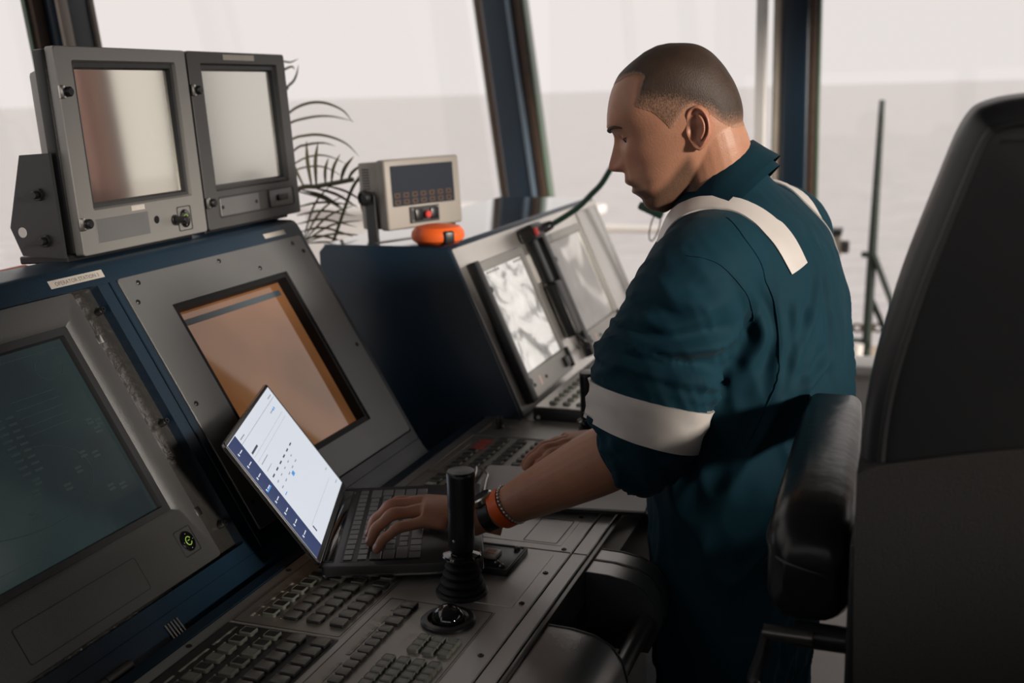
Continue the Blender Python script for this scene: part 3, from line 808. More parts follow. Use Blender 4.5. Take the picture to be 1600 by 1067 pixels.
mk('top_plate', [box(-1.238, -.952, YA + .002, YZ - .002, -.3150, -.3130, .0008, 1)], mat('gloss_navy_top', (0.012, 0.028, 0.045), 0.07, spec=1.0, coat=1.0), C2)
mk('desk_extension', [box(-.8655, -.438, 2.402, 3.3, -.735, ZD, .0015, 1)], charcoal, C2)
def chart_display(y0, y1, m, label=None):
    d = mk('chart_display', [C2F.g(ring((y0, y1, .022, .345), (y0 + .022, y1 - .018, .075, .326), .002, .012, .004, .003, .004, .006))], monitor_grey, C2, loc=C2F.at(y0, .18, .002))
    mk('screen', [C2F.g(box(y0 + .020, y1 - .016, .073, .328, .002, .0065))], m, d, smooth=0)
    mk('side_rail', [C2F.g(box(y0 - .034, y0 - .004, .020, .350, .002, .024, .004, 2))], black, d)
    for v in (.062, .28): mk('rail_knob', [frz(C2F.at(y0 - .002, v, .012), C2F.c).g(cyl(.007, 0, .012, 14, .001))], black, d)
    mk('key_switch', [C2F.g(box(y1 - .050, y1 - .016, .036, .060, .012, .020, .003, 2))], black, d)
    mk('end_latch', [C2F.g(box(y1 - .010, y1 + .002, .028, .078, .010, .020, .002, 2))], black, d)
    for u in (.03, .11): mk('pilot_button', [frz(C2F.at(y0 + u, .048, .012), C2F.c).g(cyl(.004, 0, .003, 12))], black, d)
    mk('pilot_label', [C2F.g(box(y0 + .07, y0 + .078, .038, .060, .012, .0126))], mat('pink_label', (.6, .42, .36), .5), d, smooth=0)
    return d
chart_m = screen_mat('chart_and_glare', noise_ramp(11, [(.30, (.10, .09, .08)), (.43, (.30, .28, .26)), (.50, (.62, .58, .54)), (.72, (.78, .74, .69))], 5, (1, 1, 1.6), .9), rough=.12, spec=.5, base=(.05, .05, .05))  # pale patches in the emission stand in for glare over the chart
dim_chart = screen_mat('dim_chart_and_glare', noise_ramp(7, [(.38, (.040, .033, .026)), (.56, (.10, .085, .07)), (.66, (.42, .38, .34))], 2, (1, 1, 1), .6), rough=.05, spec=.9, base=(.05, .045, .04), coat=.6)  # bright patches in the emission imitate glare shapes on the dim chart
d1 = chart_display(2.190, 2.478, chart_m)
mk('screen_print', [C2F.g(box(2.235 + .016 * k + (.09 if k > 4 else 0), 2.245 + .016 * k + (.09 if k > 4 else 0), .314, .319, .0066, .0070)) for k in range(9)], ink, d1, smooth=0, kind='stuff')
chart_display(2.640, 2.960, dim_chart)
mk('blank_screen', [C2F.g(box(2.985, 3.19, .06, .375, .002, .006, .003))], mirror_screen('bright_reflective', (.62, .60, .56), .22), C2)
mk('paper_note', [C2F.g(box(2.50, 2.585, .245, .318, .002, .003))], mat('paper_white', (.72, .70, .66), .7), C2, smooth=0)
# handset on the face between the two displays, with its curly lead
hs = thing('radio_handset', 'black handset with red key hanging between the chart displays', 'handset', C2F.at(2.545, .10, .004))
mk('grip', [C2F.g(box(2.520, 2.570, .090, .232, .006, .040, .008, 3))], black, hs)
mk('cradle', [C2F.g(box(2.528, 2.562, .232, .375, .004, .026, .006, 2))], black, hs)
mk('head', [C2F.g(box(2.500, 2.585, .345, .385, .004, .046, .010, 3))], black, hs)
mk('talk_key', [C2F.g(box(2.500, 2.522, .352, .372, .046, .054, .003, 2))], red, hs)
mk('hook_switch', [C2F.g(box(2.590, 2.622, .150, .185, .004, .020, .004, 2)), C2F.g(box(2.590, 2.612, .205, .225, .004, .014, .003, 2))], black, hs)
lead = crom([C2F.at(2.548, .09, .024), C2F.at(2.56, .06, .04), C2F.at(2.585, .045, .03), C2F.at(2.60, .07, .012), C2F.at(2.61, .15, .012)], 8)
mk('lead', [tube(lead, .004, 8)], black, hs)
cable_m = mat('green_cable', (0.012, 0.045, 0.03), 0.35)

# ------------------------------------------------------------------ laptop
hv = norm((-.382, .924, 0)); bv = A([hv[1], -hv[0], 0.])
LZ = -.656
LB = Fr((-.789, 1.274, LZ), bv, hv, (0, 0, 1))        # u = towards the user, v = along the hinge
LW, LD = .3264, .2373
lap = thing('laptop', 'open dark laptop with lit schedule page on the console desk', 'laptop', LB.at(.12, .16, -.016))
lap_dark = mat('laptop_dark', (0.07, 0.07, 0.071), 0.36, metal=.4, bump=.1, bscale=1500)
lap_edge = mat('laptop_edge', (0.30, 0.30, 0.30), 0.25, metal=1)
mk('base', [LB.g(prism(rrect(.004, LD, 0, LW, .008), -.0155, 0, .0012))], lap_dark, lap)
mk('edge_trim', [LB.g(ring((.003, LD + .0008, -.0008, LW + .0008), (.02, LD - .02, .02, LW - .02), -.0165, -.0125, .009, .004))], lap_edge, lap)
mk('hinge_bar', [LB.g(box(.002, .020, .018, LW - .018, -.004, .0016, .0016, 2))], gloss_black, lap)
kb = mk('keyboard', [LB.g(box(.030, .1455, .016, LW - .016, -.0003, .0003))], black, lap, loc=LB.at(.085, .163, 0), smooth=0)
lk_m = mat('laptop_key', (0.24, 0.24, 0.235), 0.38, metal=.4, spec=1.0)
def lkey(su, sv):
    n = 'laptop_key_%d' % round(sv * 10000)
    if n not in bpy.data.meshes: data(n, [box(-su / 2, su / 2, -sv / 2, sv / 2, 0, .0016, .0007, 1)], lk_m).name = n
    return bpy.data.meshes[n]
rows = [[1] * 15, [1] * 13 + [2], [1.5] + [1] * 12 + [1.5], [1.75] + [1] * 11 + [2.25], [2.25] + [1] * 10 + [2.75], [1.2, 1.2, 1.2, 5.4, 1.2, 1.2, 1.2, 1.2, 1.2]]
pit = (LW - .038) / 15
for r, row in enumerate(rows):
    v = .019; u = .036 + .0192 * r + (.0015 if r else 0); su = .0128 if r == 0 else .0163
    for w in row:
        inst('key', lkey(su, w * pit - .0026), LB.at(u + .004, v + w * pit / 2, .0003), LB, kb)
        v += w * pit
mk('touchpad', [LB.g(prism(rrect(.155, .226, .105, .215, .004), -.0003, .0004))], bezel_dark, lap)
mk('status_light', [LB.g(box(.022, .024, LW - .030, LW - .022, 0, .0004))], legend_m, lap, smooth=0)
mk('palm_sticker', [LB.g(box(.060, .064, LW - .012, LW - .004, 0, .0004))], bezel_dark, lap, smooth=0)
th = math.radians(123.1)
LS = Fr(LB.at(.004, 0, .004), hv, math.cos(th) * bv + math.sin(th) * A([0, 0, 1]), math.sin(th) * bv - math.cos(th) * A([0, 0, 1]))
LH = .2235
lid = mk('lid', [LS.g(prism(rrect(0, LW, 0, LH, .007), -.0055, 0, .0006))], lap_dark, lap)
mk('lid_trim', [LS.g(ring((-.0006, LW + .0006, -.0003, LH + .0006), (.0022, LW - .0022, .0022, LH - .0022), -.004, .0006, .007, .005))], lap_edge, lid)
def emis(name, c, s=1.0):
    return mat(name, (.01, .01, .01), .25, emit=c, estr=s)
pg_white = emis('page_white', srgb(214, 219, 228))
pg_navy = emis('page_navy', srgb(38, 54, 96))
pg_grey = emis('page_grey', srgb(150, 155, 165))
pg_dark = emis('page_dark', srgb(70, 76, 88))
pg_blue = emis('page_blue', srgb(80, 150, 215))
x0, x1, y0, y1 = .005, LW - .005, .010, LH - .006
mk('screen', [LS.g(box(x0, x1, y0, y1, -.001, .0004))], pg_white, lid, smooth=0)
def ui(name, rects, m, w=.0006):
    mk(name, [LS.g(box(a, b, c, d, w - .0003, w)) for a, b, c, d in rects], m, lid, smooth=0, kind='stuff')
sb = x0 + .048
ui('page_sidebar', [(x0, sb, y0, y1 - .001)], pg_navy)
Hs = y1 - y0
ui('page_lines', [(sb, x1 - .006, y1 - .0180, y1 - .0172), (sb + .01, x1 - .02, y1 - .045, y1 - .0446), (sb + .01, x1 - .02, y1 - .0535, y1 - .0531), (sb + .02, x1 - .04, y0 + .028, y0 + .0284)], pg_grey)
txt = [(sb + .008, sb + .035, y1 - .0125, y1 - .0105), (x1 - .04, x1 - .014, y1 - .0125, y1 - .0105), (x1 - .075, x1 - .055, y1 - .030, y1 - .028), (sb + .014, sb + .060, y1 - .061, y1 - .0595),
       (x1 - .03, x1 - .014, y0 + .012, y0 + .0135), (sb + .015, sb + .05, y1 - .0735, y1 - .0725), (x1 - .03, x1 - .018, y0 + .040, y0 + .0415)]
ui('page_text', txt, pg_grey)
ui('page_heading', [(sb + .010, sb + .050, y1 - .040, y1 - .0365)], pg_dark)
tab = []; tab2 = []
for k in range(6): tab.append((sb + .018 + .030 * k, sb + .032 + .030 * k, y1 - .087, y1 - .0845))
for k in range(5):
    tab2 += [(sb + .020 + .030 * k, sb + .029 + .030 * k, y1 - .0975, y1 - .0955), (sb + .020 + .030 * k, sb + .031 + .030 * k, y1 - .1085, y1 - .1065)]
ui('table_heads', tab, pg_dark); ui('table_cells', tab2, pg_grey)
ui('blue_marks', [(sb + .092, sb + .106, y1 - .1165, y1 - .1105), (x1 - .055, x1 - .050, y1 - .031, y1 - .027), (x1 - .046, x1 - .041, y1 - .031, y1 - .027), (sb + .012, sb + .026, y1 - .118, y1 - .1165)], pg_blue, .0008)
ui('dark_mark', [(sb + .020, sb + .024, y0 + .016, y0 + .026)], pg_navy, .0008)
side = []
for k in range(8):
    yy = y1 - .022 - .0215 * k
    side += [(x0 + .010, x0 + .014, yy - .002, yy + .002), (x0 + .019, x0 + .034, yy - .0008, yy + .0008)]
ui('sidebar_icons', side, pg_white, .0008)
ui('sidebar_active', [(x0 + .010, x0 + .036, y1 - .090, y1 - .0875)], pg_blue, .0009)

# ------------------------------------------------------------------ notebook, wire clip
NB = thing('notebook', 'open black folder with white pages lying over the desk edge', 'notebook', (-.56, 1.71, ZD + .002))
q = A([(-.702, 1.598), (-.398, 1.642), (-.428, 1.835), (-.732, 1.788)])
ctr = q.mean(0)
def qprism(sc, z0, z1, off=(0, 0)):
    return prism([tuple(ctr + (p - ctr) * sc + A(off)) for p in q], z0, z1, .0005, 1)
mk('cover', [qprism(1.02, ZD + .0068, ZD + .0105)], black, NB)
paper = mat('paper_page', (0.62, 0.60, 0.585), 0.6, vary=.08, vscale=8)
for k in range(3):
    mk('page', [qprism(.985 - .004 * k, ZD + .0106 + .0016 * k, ZD + .0120 + .0016 * k, (.002 * k, -.0015 * k))], paper, NB)
clipP = crom([(-.716, 1.668, -.6640), (-.728, 1.725, -.6610), (-.737, 1.752, -.6595), (-.716, 1.735, -.6590), (-.702, 1.716, -.6590), (-.695, 1.69, -.6595), (-.682, 1.648, -.6625)], 6)
o = mk('wire_clip', [tube(clipP, .0022, 8)], steel); tag(o, 'bent shiny wire clip on the corner of the white pages', 'clip')

# ------------------------------------------------------------------ keyboard box on the far desk
kbx = thing('desk_keyboard', 'low dark keyboard box with pale top in front of the chart display', 'keyboard', (-.66, 2.28, ZD))
mk('case', [box(-.758, -.52, 2.118, 2.46, ZD, ZD + .026, .003, 2)], black, kbx)
mk('top_plate', [box(-.755, -.523, 2.121, 2.457, ZD + .026, ZD + .030, .002, 1)], silver, kbx)
for i in range(6):
    for j in range(9):
        inst('key', k_num, (-.722 + .030 * i, 2.150 + .033 * j, ZD + .030), None, kbx)
mk('corner_screw', [frz((-.745, 2.1175, ZD + .008), (0, -1, 0)).g(cyl(.004, 0, .002, 12))], steel, kbx)

# ------------------------------------------------------------------ instrument on its bracket and the orange puck
al = 1.123
IN = Fr((-1.041, 2.24, -.2855), (math.cos(al), math.sin(al), 0), (-.0586 * math.sin(al), .0586 * math.cos(al), .998), (math.sin(al) * .998, -math.cos(al) * .998, .0586))
ins = thing('bracket_instrument', 'beige alarm panel with small dark display on a swivel bracket', 'instrument', (-1.075, 2.26, -.3145))
mk('case', [IN.g(box(-.1075, .1075, 0, .1535, -.030, 0, .006, 3))], beige, ins)
mk('rear_case', [IN.g(box(-.1045, .1045, .003, .150, -.1005, -.030, .005, 2))], beige, ins)
mk('vent_slots', [IN.g(box(-.1052, -.1040, .085 + .006 * k, .088 + .006 * k, -.085, -.060)) for k in range(9)], bezel_dark, ins, smooth=0, kind='stuff')
dsp = mk('display', [IN.g(prism(rrect(-.092, .086, .051, .139, .002), 0, .0012))], mat('dark_display', (.012, .014, .018), .25, emit=(.018, .020, .026), estr=1), ins)
icon = mat('amber_icon', (.05, .025, .01), .4, emit=(.22, .10, .03), estr=.4)
for r in range(2):
    for c in range(7):
        uu = -.078 + .0245 * c; vv = .0745 - .0145 * r
        mk('display_icon', [IN.g(ring((uu - .0075, uu + .0075, vv - .005, vv + .005), (uu - .005, uu + .005, vv - .003, vv + .003), .0012, .0016, .0015, .001))], icon, dsp)
jp = mk('socket_plate', [IN.g(box(-.048, .036, .011, .047, 0, .003, .001, 1))], bezel_dark, ins, loc=IN.at(0, .03, 0))
mk('socket', [IN.g(box(-.036, -.014, .016, .042, .003, .009, .003, 2))], black, jp)
mk('socket', [IN.g(box(.008, .030, .016, .042, .003, .009, .003, 2))], black, jp)
mk('red_push', [frz(IN.at(-.004, .028, .003), IN.c).g(cyl(.0085, 0, .012, 18, .002))], red, jp)
for u, v in ((-.041, .041), (.030, .042), (-.041, .016)):
    mk('plate_screw', [frz(IN.at(u, v, .003), IN.c).g(cyl(.003, 0, .0012, 10))], steel, jp)
mk('caption', [IN.g(box(-.036, .026, .0475, .0500, 0, .0006))], legend_m, ins, smooth=0)
for s in (-1, 1):
    arm = [(-.070, -.029), (-.036, -.029), (-.036, .078), (-.045, .086), (-.058, .086), (-.070, .06)]   # (depth, height)
    f2 = Fr(IN.at(s * .1085 + (0 if s > 0 else -.006), 0, 0), IN.c, IN.b, IN.a) if True else None
    mk('bracket_arm', [f2.g(prism(arm, 0, .006))], bezel_dark, ins)
    mk('clamp_knob', [frz(IN.at(s * .1145, .074, -.052), IN.a * s).g(lathe([(.006, 0), (.006, .006), (.0165, .007), (.0175, .011), (.0165, .020), (.012, .022), (.010, .018), (.0005, .018)], 24))], black, ins)
mk('bracket_base', [IN.g(box(-.1145, .1145, -.029, -.0235, -.072, -.034, .001, 1))], steel, ins)
pk = thing('orange_puck', 'round orange float light with black strap below the alarm panel', 'float light', (-.982, 2.165, -.3145))
mk('shell', [Fr((-.982, 2.165, -.3145)).g(lathe([(.022, 0), (.045, .003), (.056, .012), (.058, .021), (.056, .030), (.048, .039), (.030, .043), (.001, .044)], 36))], orange, pk)
mk('strap', [Fr((-.982, 2.165, -.3145), norm((.75, -.66, 0)), norm((.66, .75, 0))).g(box(.040, .0605, -.012, .012, .006, .034, .004, 3))], black, pk)
mk('foot', [Fr((-.982, 2.165, -.3145)).g(cyl(.030, -.0005, .004, 20))], orange, pk)

# ------------------------------------------------------------------ green cable and snap hook
cab = crom([C2F.at(2.56, .365, .025), (-.880, 2.60, -.327), (-.845, 2.61, -.308), (-.804, 2.62, -.280), (-.770, 2.62, -.248), (-.744, 2.62, -.222), (-.716, 2.62, -.180), (-.690, 2.62, -.150), (-.660, 2.62, -.143), (-.634, 2.61, -.170), (-.618, 2.60, -.225), (-.618, 2.60, -.283)], 8)
o = thing('gooseneck_cable', 'dark green cable arching from the handset behind the face of the man', 'cable', cab[0])
mk('cable_jacket', [tube(cab, .0074, 12)], cable_m, o)
mk('cable_boot', [tube(cab[:12], [.016, .017, .016, .0155, .015, .0145, .014, .0135, .013, .012, .011, .010], 12)], black, o)
mk('end_tab', [Fr((-.618, 2.6, -.283), norm((1, 0, -.45)), norm((.45, 0, 1)), (0, -1, 0)).g(prism(rrect(-.030, .034, -.010, .010, .006), -.004, .004, .001))], cable_m, o)
lp = [(-.606 + .011 * math.cos(t) + .009 * math.sin(t), 2.6, -.322 + .036 * math.sin(t)) for t in np.linspace(0, 2 * math.pi, 25)]
mk('wire_loop', [tube(lp, .0018, 6, cap=False)], dark_steel, o)

# ------------------------------------------------------------------ palm behind the console
leaf_m = mat('palm_leaf', (0.12, 0.115, 0.06), 0.5, vary=.35, vscale=14)
leaf_dry = mat('palm_leaf_dry', (0.16, 0.13, 0.06), 0.55, vary=.3, vscale=14)
pot_m = mat('plant_pot', (.08, .05, .035), .6)
pm = thing('potted_palm', 'thin leaved palm plant between the monitors and the alarm panel', 'plant', (-1.49, 2.36, ZFL))
mk('pot', [Fr((-1.49, 2.36, ZFL)).g(lathe([(.11, 0), (.145, .24), (.155, .25), (.155, .27), (.14, .27), (.135, .235), (.001, .235)], 28))], pot_m, pm)
mk('trunk', [tube(crom([(-1.49, 2.36, ZFL + .23), (-1.485, 2.35, -1.1), (-1.47, 2.33, -.85)], 8), [.03] * 8 + [.022] * 8 + [.016], 10)], pot_m, pm)
rnd = random.Random(5)
def blade(path, w, m=leaf_m):
    path = crom(path, 5); n = len(path); T = np.gradient(path, axis=0); T /= np.linalg.norm(T, axis=1)[:, None]
    side = np.cross(T, A([.35, -.93, .1])); side /= np.linalg.norm(side, axis=1)[:, None] + 1e-9
    nrm = np.cross(T, side)
    ww = .72 * w * np.sin(np.linspace(.25, math.pi - .02, n)) ** .8
    ls = []
    for k in range(n):
        a = side[k] * ww[k]; b = nrm[k] * w * .22
        ls.append([path[k] - a, path[k] - b * .5, path[k] + a, path[k] + b])
    return loops(ls)
def frond(stem, leaves, ws=.004):
    st = mk('frond_stem', [tube(crom(stem, 6), ws, 8)], leaf_m, pm)
    for l, w, m in leaves: mk('leaflet', [blade(l, w, m)], m, st)
B0 = (-1.47, 2.33, -.86)
L = lambda *p: list(p)
frond([B0, (-1.50, 2.32, -.4), (-1.485, 2.30, 0.0), (-1.44, 2.27, .07), (-1.40, 2.25, .09)],
      [(L((-1.475, 2.30, 0.0), (-1.397, 2.28, .032), (-1.371, 2.27, .051), (-1.355, 2.26, .078)), .004, leaf_m), (L((-1.46, 2.28, .04), (-1.40, 2.25, .062), (-1.35, 2.22, .072), (-1.330, 2.2, .064)), .004, leaf_m),
       (L((-1.44, 2.27, .07), (-1.40, 2.26, .085), (-1.37, 2.25, .083), (-1.348, 2.25, .09)), .003, leaf_m), (L((-1.44, 2.26, .02), (-1.37, 2.22, .02), (-1.345, 2.2, .038)), .003, leaf_m)])
frond([B0, (-1.51, 2.33, -.5), (-1.50, 2.33, -.25), (-1.48, 2.33, -.10), (-1.45, 2.33, -.03)],
      [(L((-1.49, 2.33, -.10), (-1.426, 2.31, -.036), (-1.372, 2.30, -.012), (-1.321, 2.30, -.009), (-1.272, 2.30, -.027), (-1.245, 2.3, -.057)), .0045, leaf_m),
       (L((-1.49, 2.34, -.11), (-1.455, 2.35, -.061), (-1.396, 2.35, -.044), (-1.335, 2.35, -.041), (-1.27, 2.35, -.054)), .004, leaf_m),
       (L((-1.50, 2.33, -.17), (-1.423, 2.30, -.099), (-1.369, 2.30, -.083), (-1.318, 2.30, -.085), (-1.268, 2.3, -.103), (-1.234, 2.3, -.134)), .0045, leaf_m),
       (L((-1.50, 2.32, -.19), (-1.39, 2.27, -.117), (-1.344, 2.25, -.103), (-1.299, 2.25, -.099), (-1.266, 2.25, -.107)), .004, leaf_m),
       (L((-1.50, 2.33, -.21), (-1.41, 2.30, -.150), (-1.35, 2.29, -.130), (-1.30, 2.28, -.132), (-1.25, 2.27, -.150)), .003, leaf_dry),
       (L((-1.50, 2.33, -.22), (-1.42, 2.30, -.170), (-1.36, 2.29, -.155), (-1.31, 2.28, -.158), (-1.26, 2.27, -.18)), .003, leaf_m)])
sf = [(-1.379, 2.25, -.209), (-1.323, 2.25, -.198), (-1.28, 2.25, -.191), (-1.227, 2.25, -.182)]
lv = []
for t_, dx, dz, w in ((.06, -.045, .085, .006), (.16, -.03, .10, .005), (.28, .012, .11, .006), (.36, .03, .105, .006), (.52, .03, .065, .005), (.62, .045, .07, .005), (.78, .055, .06, .006), (.9, .06, .04, .005)):
    p = A(sf[0]) + (A(sf[3]) - A(sf[0])) * t_
    lv.append((L(p, p + A([dx * .45, -.02, dz * .55]), p + A([dx, -.03, dz])), w, leaf_m))
for t_, dx, dz, w in ((.1, .09, -.045, .005), (.3, .10, -.05, .005), (.5, .09, -.045, .004), (.0, .12, -.055, .004)):
    p = A(sf[0]) + (A(sf[3]) - A(sf[0])) * t_
    lv.append((L(p, p + A([dx * .5, .02, dz * .35]), p + A([dx, .03, dz])), w, leaf_dry if t_ == .3 else leaf_m))
frond([B0, (-1.50, 2.30, -.55), (-1.46, 2.27, -.30)] + sf, lv, .0055)
lv = []
for a in np.linspace(-.1, 1.1, 6):
    p = A([-1.385, 2.27, -.335]); d = A([math.cos(a), 0, math.sin(a)]); r = .12 + .05 * rnd.random()
    lv.append((L(p, p + d * r * .55 + A([0, 0, .012]), p + d * r + A([.01, .02, -.004])), .0035, leaf_m))
for k in range(5):
    p = A([-1.40, 2.28, -.25 - .02 * k])
    lv.append((L(p, p + A([.07, .0, .012]), p + A([.15, .02, .004 - .006 * k])), .004, leaf_m if k % 2 else leaf_dry))
frond([B0, (-1.46, 2.31, -.6), (-1.42, 2.29, -.42), (-1.385, 2.27, -.335)], lv)
lv = [(L((-1.235, 2.30, -.20), (-1.228, 2.30, -.25), (-1.215, 2.31, -.30)), .008, leaf_dry), (L((-1.24, 2.31, -.19), (-1.24, 2.31, -.25), (-1.225, 2.32, -.31)), .006, leaf_m)]
frond([B0, (-1.40, 2.34, -.5), (-1.30, 2.34, -.25), (-1.25, 2.32, -.185), (-1.235, 2.30, -.19)], lv, .004)

# ------------------------------------------------------------------ operator chair
leather = mat('black_leather', (0.010, 0.0105, 0.012), 0.40, bump=0.10, bscale=420, rvary=0.10, detail=5)
shell_m = mat('chair_shell', (0.021, 0.0195, 0.0195), 0.7, spec=.3, bump=0.4, bscale=700)
chair = thing('helm_chair', 'black leather high-back helm chair with plastic shell, at the right edge', 'chair', (.235, 1.3, ZFL))
CX = .235
left = crom([(-.020, -1.02), (-.034, -.80), (-.040, -.60), (-.045, -.42), (-.043, -.300), (-.022, -.195), (.010, -.090), (.030, -.036), (.052, -.020), (.10, -.014), (.17, -.011), (CX, -.010)], 6)
outl = [tuple(p) for p in left] + [(2 * CX - p[0], p[1]) for p in left[::-1][1:]]
BK = Fr((0, 1.02, 0), (1, 0, 0), (0, -.035, 1), (0, -1, -.035))        # u=x, v=z, w=towards the camera
def shrink(pts, d):
    P = A(pts); c = A([CX, -.5]); out = []
    n = len(P); T = np.roll(P, -1, 0) - np.roll(P, 1, 0); T /= np.linalg.norm(T, axis=1)[:, None]
    Nn = np.stack([-T[:, 1], T[:, 0]], 1); s = np.sign(((c - P) * Nn).sum(1)); Nn *= s[:, None]
    return [tuple(q) for q in P + Nn * d]
def pillow(o, w0, w1, R=.03, k=6):
    ls = []
    for t in np.linspace(0, math.pi / 2, k): ls.append([(p[0], p[1], w0 + R - R * math.sin(t)) for p in shrink(o, R * (1 - math.cos(t)))][:])
    ls = ls[::-1]
    for t in np.linspace(0, math.pi / 2, k): ls.append([(p[0], p[1], w1 - R + R * math.sin(t)) for p in shrink(o, R * (1 - math.cos(t)))])
    return loops(ls)
mk('backrest', [BK.g(pillow(outl, -.125, 0, .032))], leather, chair)
pip = shrink(outl, .020)
mk('piping', [tube([BK.at(p[0], p[1], -.002) for p in pip], .0035, 8)], leather, chair)
arc = [(x, -.352 + .047 * math.sin(math.pi / 2 * min(1, (x + .05) / (CX + .05))) if x <= CX else 0) for x in np.linspace(-.045, CX, 14)]
low = [p for p in outl[:len(outl) // 2 + 1] if p[1] < -.352]
so = low + arc[0:]
so = so + [(2 * CX - p[0], p[1]) for p in so[::-1][1:]]
mk('rear_shell', [BK.g(prism([(CX + (p[0] - CX) * 1.004, p[1]) for p in so], -.070, .0075, .005, 3))], shell_m, chair)
mk('seat', [box(-.03, .50, 1.08, 1.62, -1.10, -.97, .05, 5)], leather, chair)
mk('pedestal', [Fr((CX, 1.32, ZFL)).g(lathe([(.26, 0), (.26, .03), (.07, .06), (.06, .50), (.12, .53)], 32))], dark_steel, chair)
def armrest(sx):
    mir = lambda g: (A([[x if sx < 0 else 2 * CX - x, y, z] for x, y, z in g[0]]), g[1] if sx < 0 else [q[::-1] for q in g[1]])
    secs = []
    for y, xl, xr, zt, zb_ in ((1.085, -.118, -.066, -.470, -.525), (1.095, -.130, -.056, -.448, -.545), (1.115, -.137, -.051, -.434, -.553), (1.16, -.139, -.050, -.424, -.545), (1.25, -.139, -.052, -.418, -.52), (1.35, -.140, -.056, -.4155, -.495), (1.45, -.140, -.061, -.4150, -.475), (1.525, -.138, -.066, -.417, -.462), (1.55, -.132, -.072, -.424, -.452)):
        r = min((xr - xl), (zt - zb_)) * .36
        secs.append([(p[0], y, p[1]) for p in rrect(xl, xr, zb_, zt, r, 6)])
    a = mk('armrest', [mir(loops(secs))], mat('creased_leather', (0.009, 0.0095, 0.011), 0.29, spec=.4, bump=.45, bscale=32, detail=2), chair)
    seam = [(-.139, 1.50, -.455), (-.1415, 1.40, -.462), (-.1415, 1.30, -.468), (-.1415, 1.20, -.472), (-.139, 1.13, -.472), (-.125, 1.093, -.478), (-.10, 1.083, -.483), (-.075, 1.086, -.490), (-.056, 1.096, -.505), (-.051, 1.11, -.54)]
    mk('seam', [mir(tube(crom(seam, 5), .0022, 6))], leather, a)
    mk('upright', [mir(box(-.052, -.034, 1.06, 1.12, -.98, -.44, .004, 2))], black, chair)
    mk('pivot', [mir(tube([(-.105, 1.09, -.560), (-.04, 1.09, -.560)], .014, 14))], black, chair)
    mk('lever_rod', [mir(tube([(-.135, 1.075, -.555), (-.085, 1.075, -.555)], .008, 12))], dark_steel, chair)
    mk('lever', [mir(tube(crom([(-.131, 1.075, -.555), (-.136, 1.07, -.58), (-.143, 1.065, -.605), (-.140, 1.06, -.612)], 5), .0065, 10))], black, chair)
armrest(-1); armrest(1)

# ------------------------------------------------------------------ the man at the console
from mathutils import noise as mnoise
def remesh(gs, voxel):
    v, f = merge(gs)
    me = bpy.data.meshes.new('tmp'); me.from_pydata(np.asarray(v).tolist(), [], f); me.update()
    ob = bpy.data.objects.new('tmp', me); COL.objects.link(ob)
    md = ob.modifiers.new('r', 'REMESH'); md.mode = 'VOXEL'; md.voxel_size = voxel; md.adaptivity = 0
    dg = bpy.context.evaluated_depsgraph_get(); dg.update()
    e = ob.evaluated_get(dg); m2 = e.to_mesh()
    n = len(m2.vertices); co = np.empty(n * 3); m2.vertices.foreach_get('co', co)
    fs = [list(p.vertices) for p in m2.polygons]
    e.to_mesh_clear(); bpy.data.objects.remove(ob, do_unlink=True); bpy.data.meshes.remove(me)
    return co.reshape(-1, 3), fs
def edges_of(fs):
    F = A(fs); E_ = np.concatenate([F[:, [i, (i + 1) % F.shape[1]]] for i in range(F.shape[1])])
    return np.unique(np.sort(E_, 1), axis=0)
def smooth(v, fs, it, lam=.5, wgt=None):
    E_ = edges_of(fs); n = len(v); deg = np.zeros(n); np.add.at(deg, E_[:, 0], 1); np.add.at(deg, E_[:, 1], 1)
    for _ in range(it):
        s = np.zeros_like(v); np.add.at(s, E_[:, 0], v[E_[:, 1]]); np.add.at(s, E_[:, 1], v[E_[:, 0]])
        d = (s / deg[:, None] - v) * lam
        v = v + (d if wgt is None else d * wgt[:, None])
    return v
def vnormals(v, fs):
    F = A(fs); n = np.cross(v[F[:, 2]] - v[F[:, 0]], v[F[:, 3]] - v[F[:, 1]]); N_ = np.zeros_like(v)
    for i in range(4): np.add.at(N_, F[:, i], n)
    return N_ / (np.linalg.norm(N_, axis=1)[:, None] + 1e-12)
def interp(x, tab):
    tab = sorted(tab); return np.interp(x, [t[0] for t in tab], [t[1] for t in tab])
def gs(d, s): return np.exp(-(d / s) ** 2)
def sstep(x, a, b):
    t = np.clip((x - a) / (b - a), 0, 1); return t * t * (3 - 2 * t)

# head frame: forward, left, up (pitched down over the keyboard)
HC = A([-.3428, 1.62, -.0564])
f0 = norm((-.985, -.17, 0)); l0 = np.cross(A([0, 0, 1.]), f0)
tp_ = math.radians(20)
HF = f0 * math.cos(tp_) - A([0, 0, math.sin(tp_)]); HU = A([0, 0, math.cos(tp_)]) + f0 * math.sin(tp_)
HD = Fr(HC, HF * .001, l0 * .001, HU * .001)          # millimetres
XFt = [(-109, 58), (-107, 64), (-99, 78), (-89, 85), (-78, 84.5), (-71, 89), (-64, 94), (-58, 92.5), (-53, 95.5), (-45, 99), (-37, 97), (-31, 95), (-15, 92), (0, 90), (15, 89), (23, 90.5), (28, 92), (38, 95), (47, 93.5), (55, 90.5), (72, 82), (89, 70), (96, 62), (107, 42), (114, 22), (117, 8), (118.5, -8)]
XBt = [(-109, 54), (-104, 40), (-98, 27), (-88, 8), (-75, -12), (-60, -42), (-45, -72), (-28, -87), (-11, -93), (10, -95), (32, -94), (59, -88), (83, -78), (101, -63), (110, -44), (115, -30), (118.5, -12)]
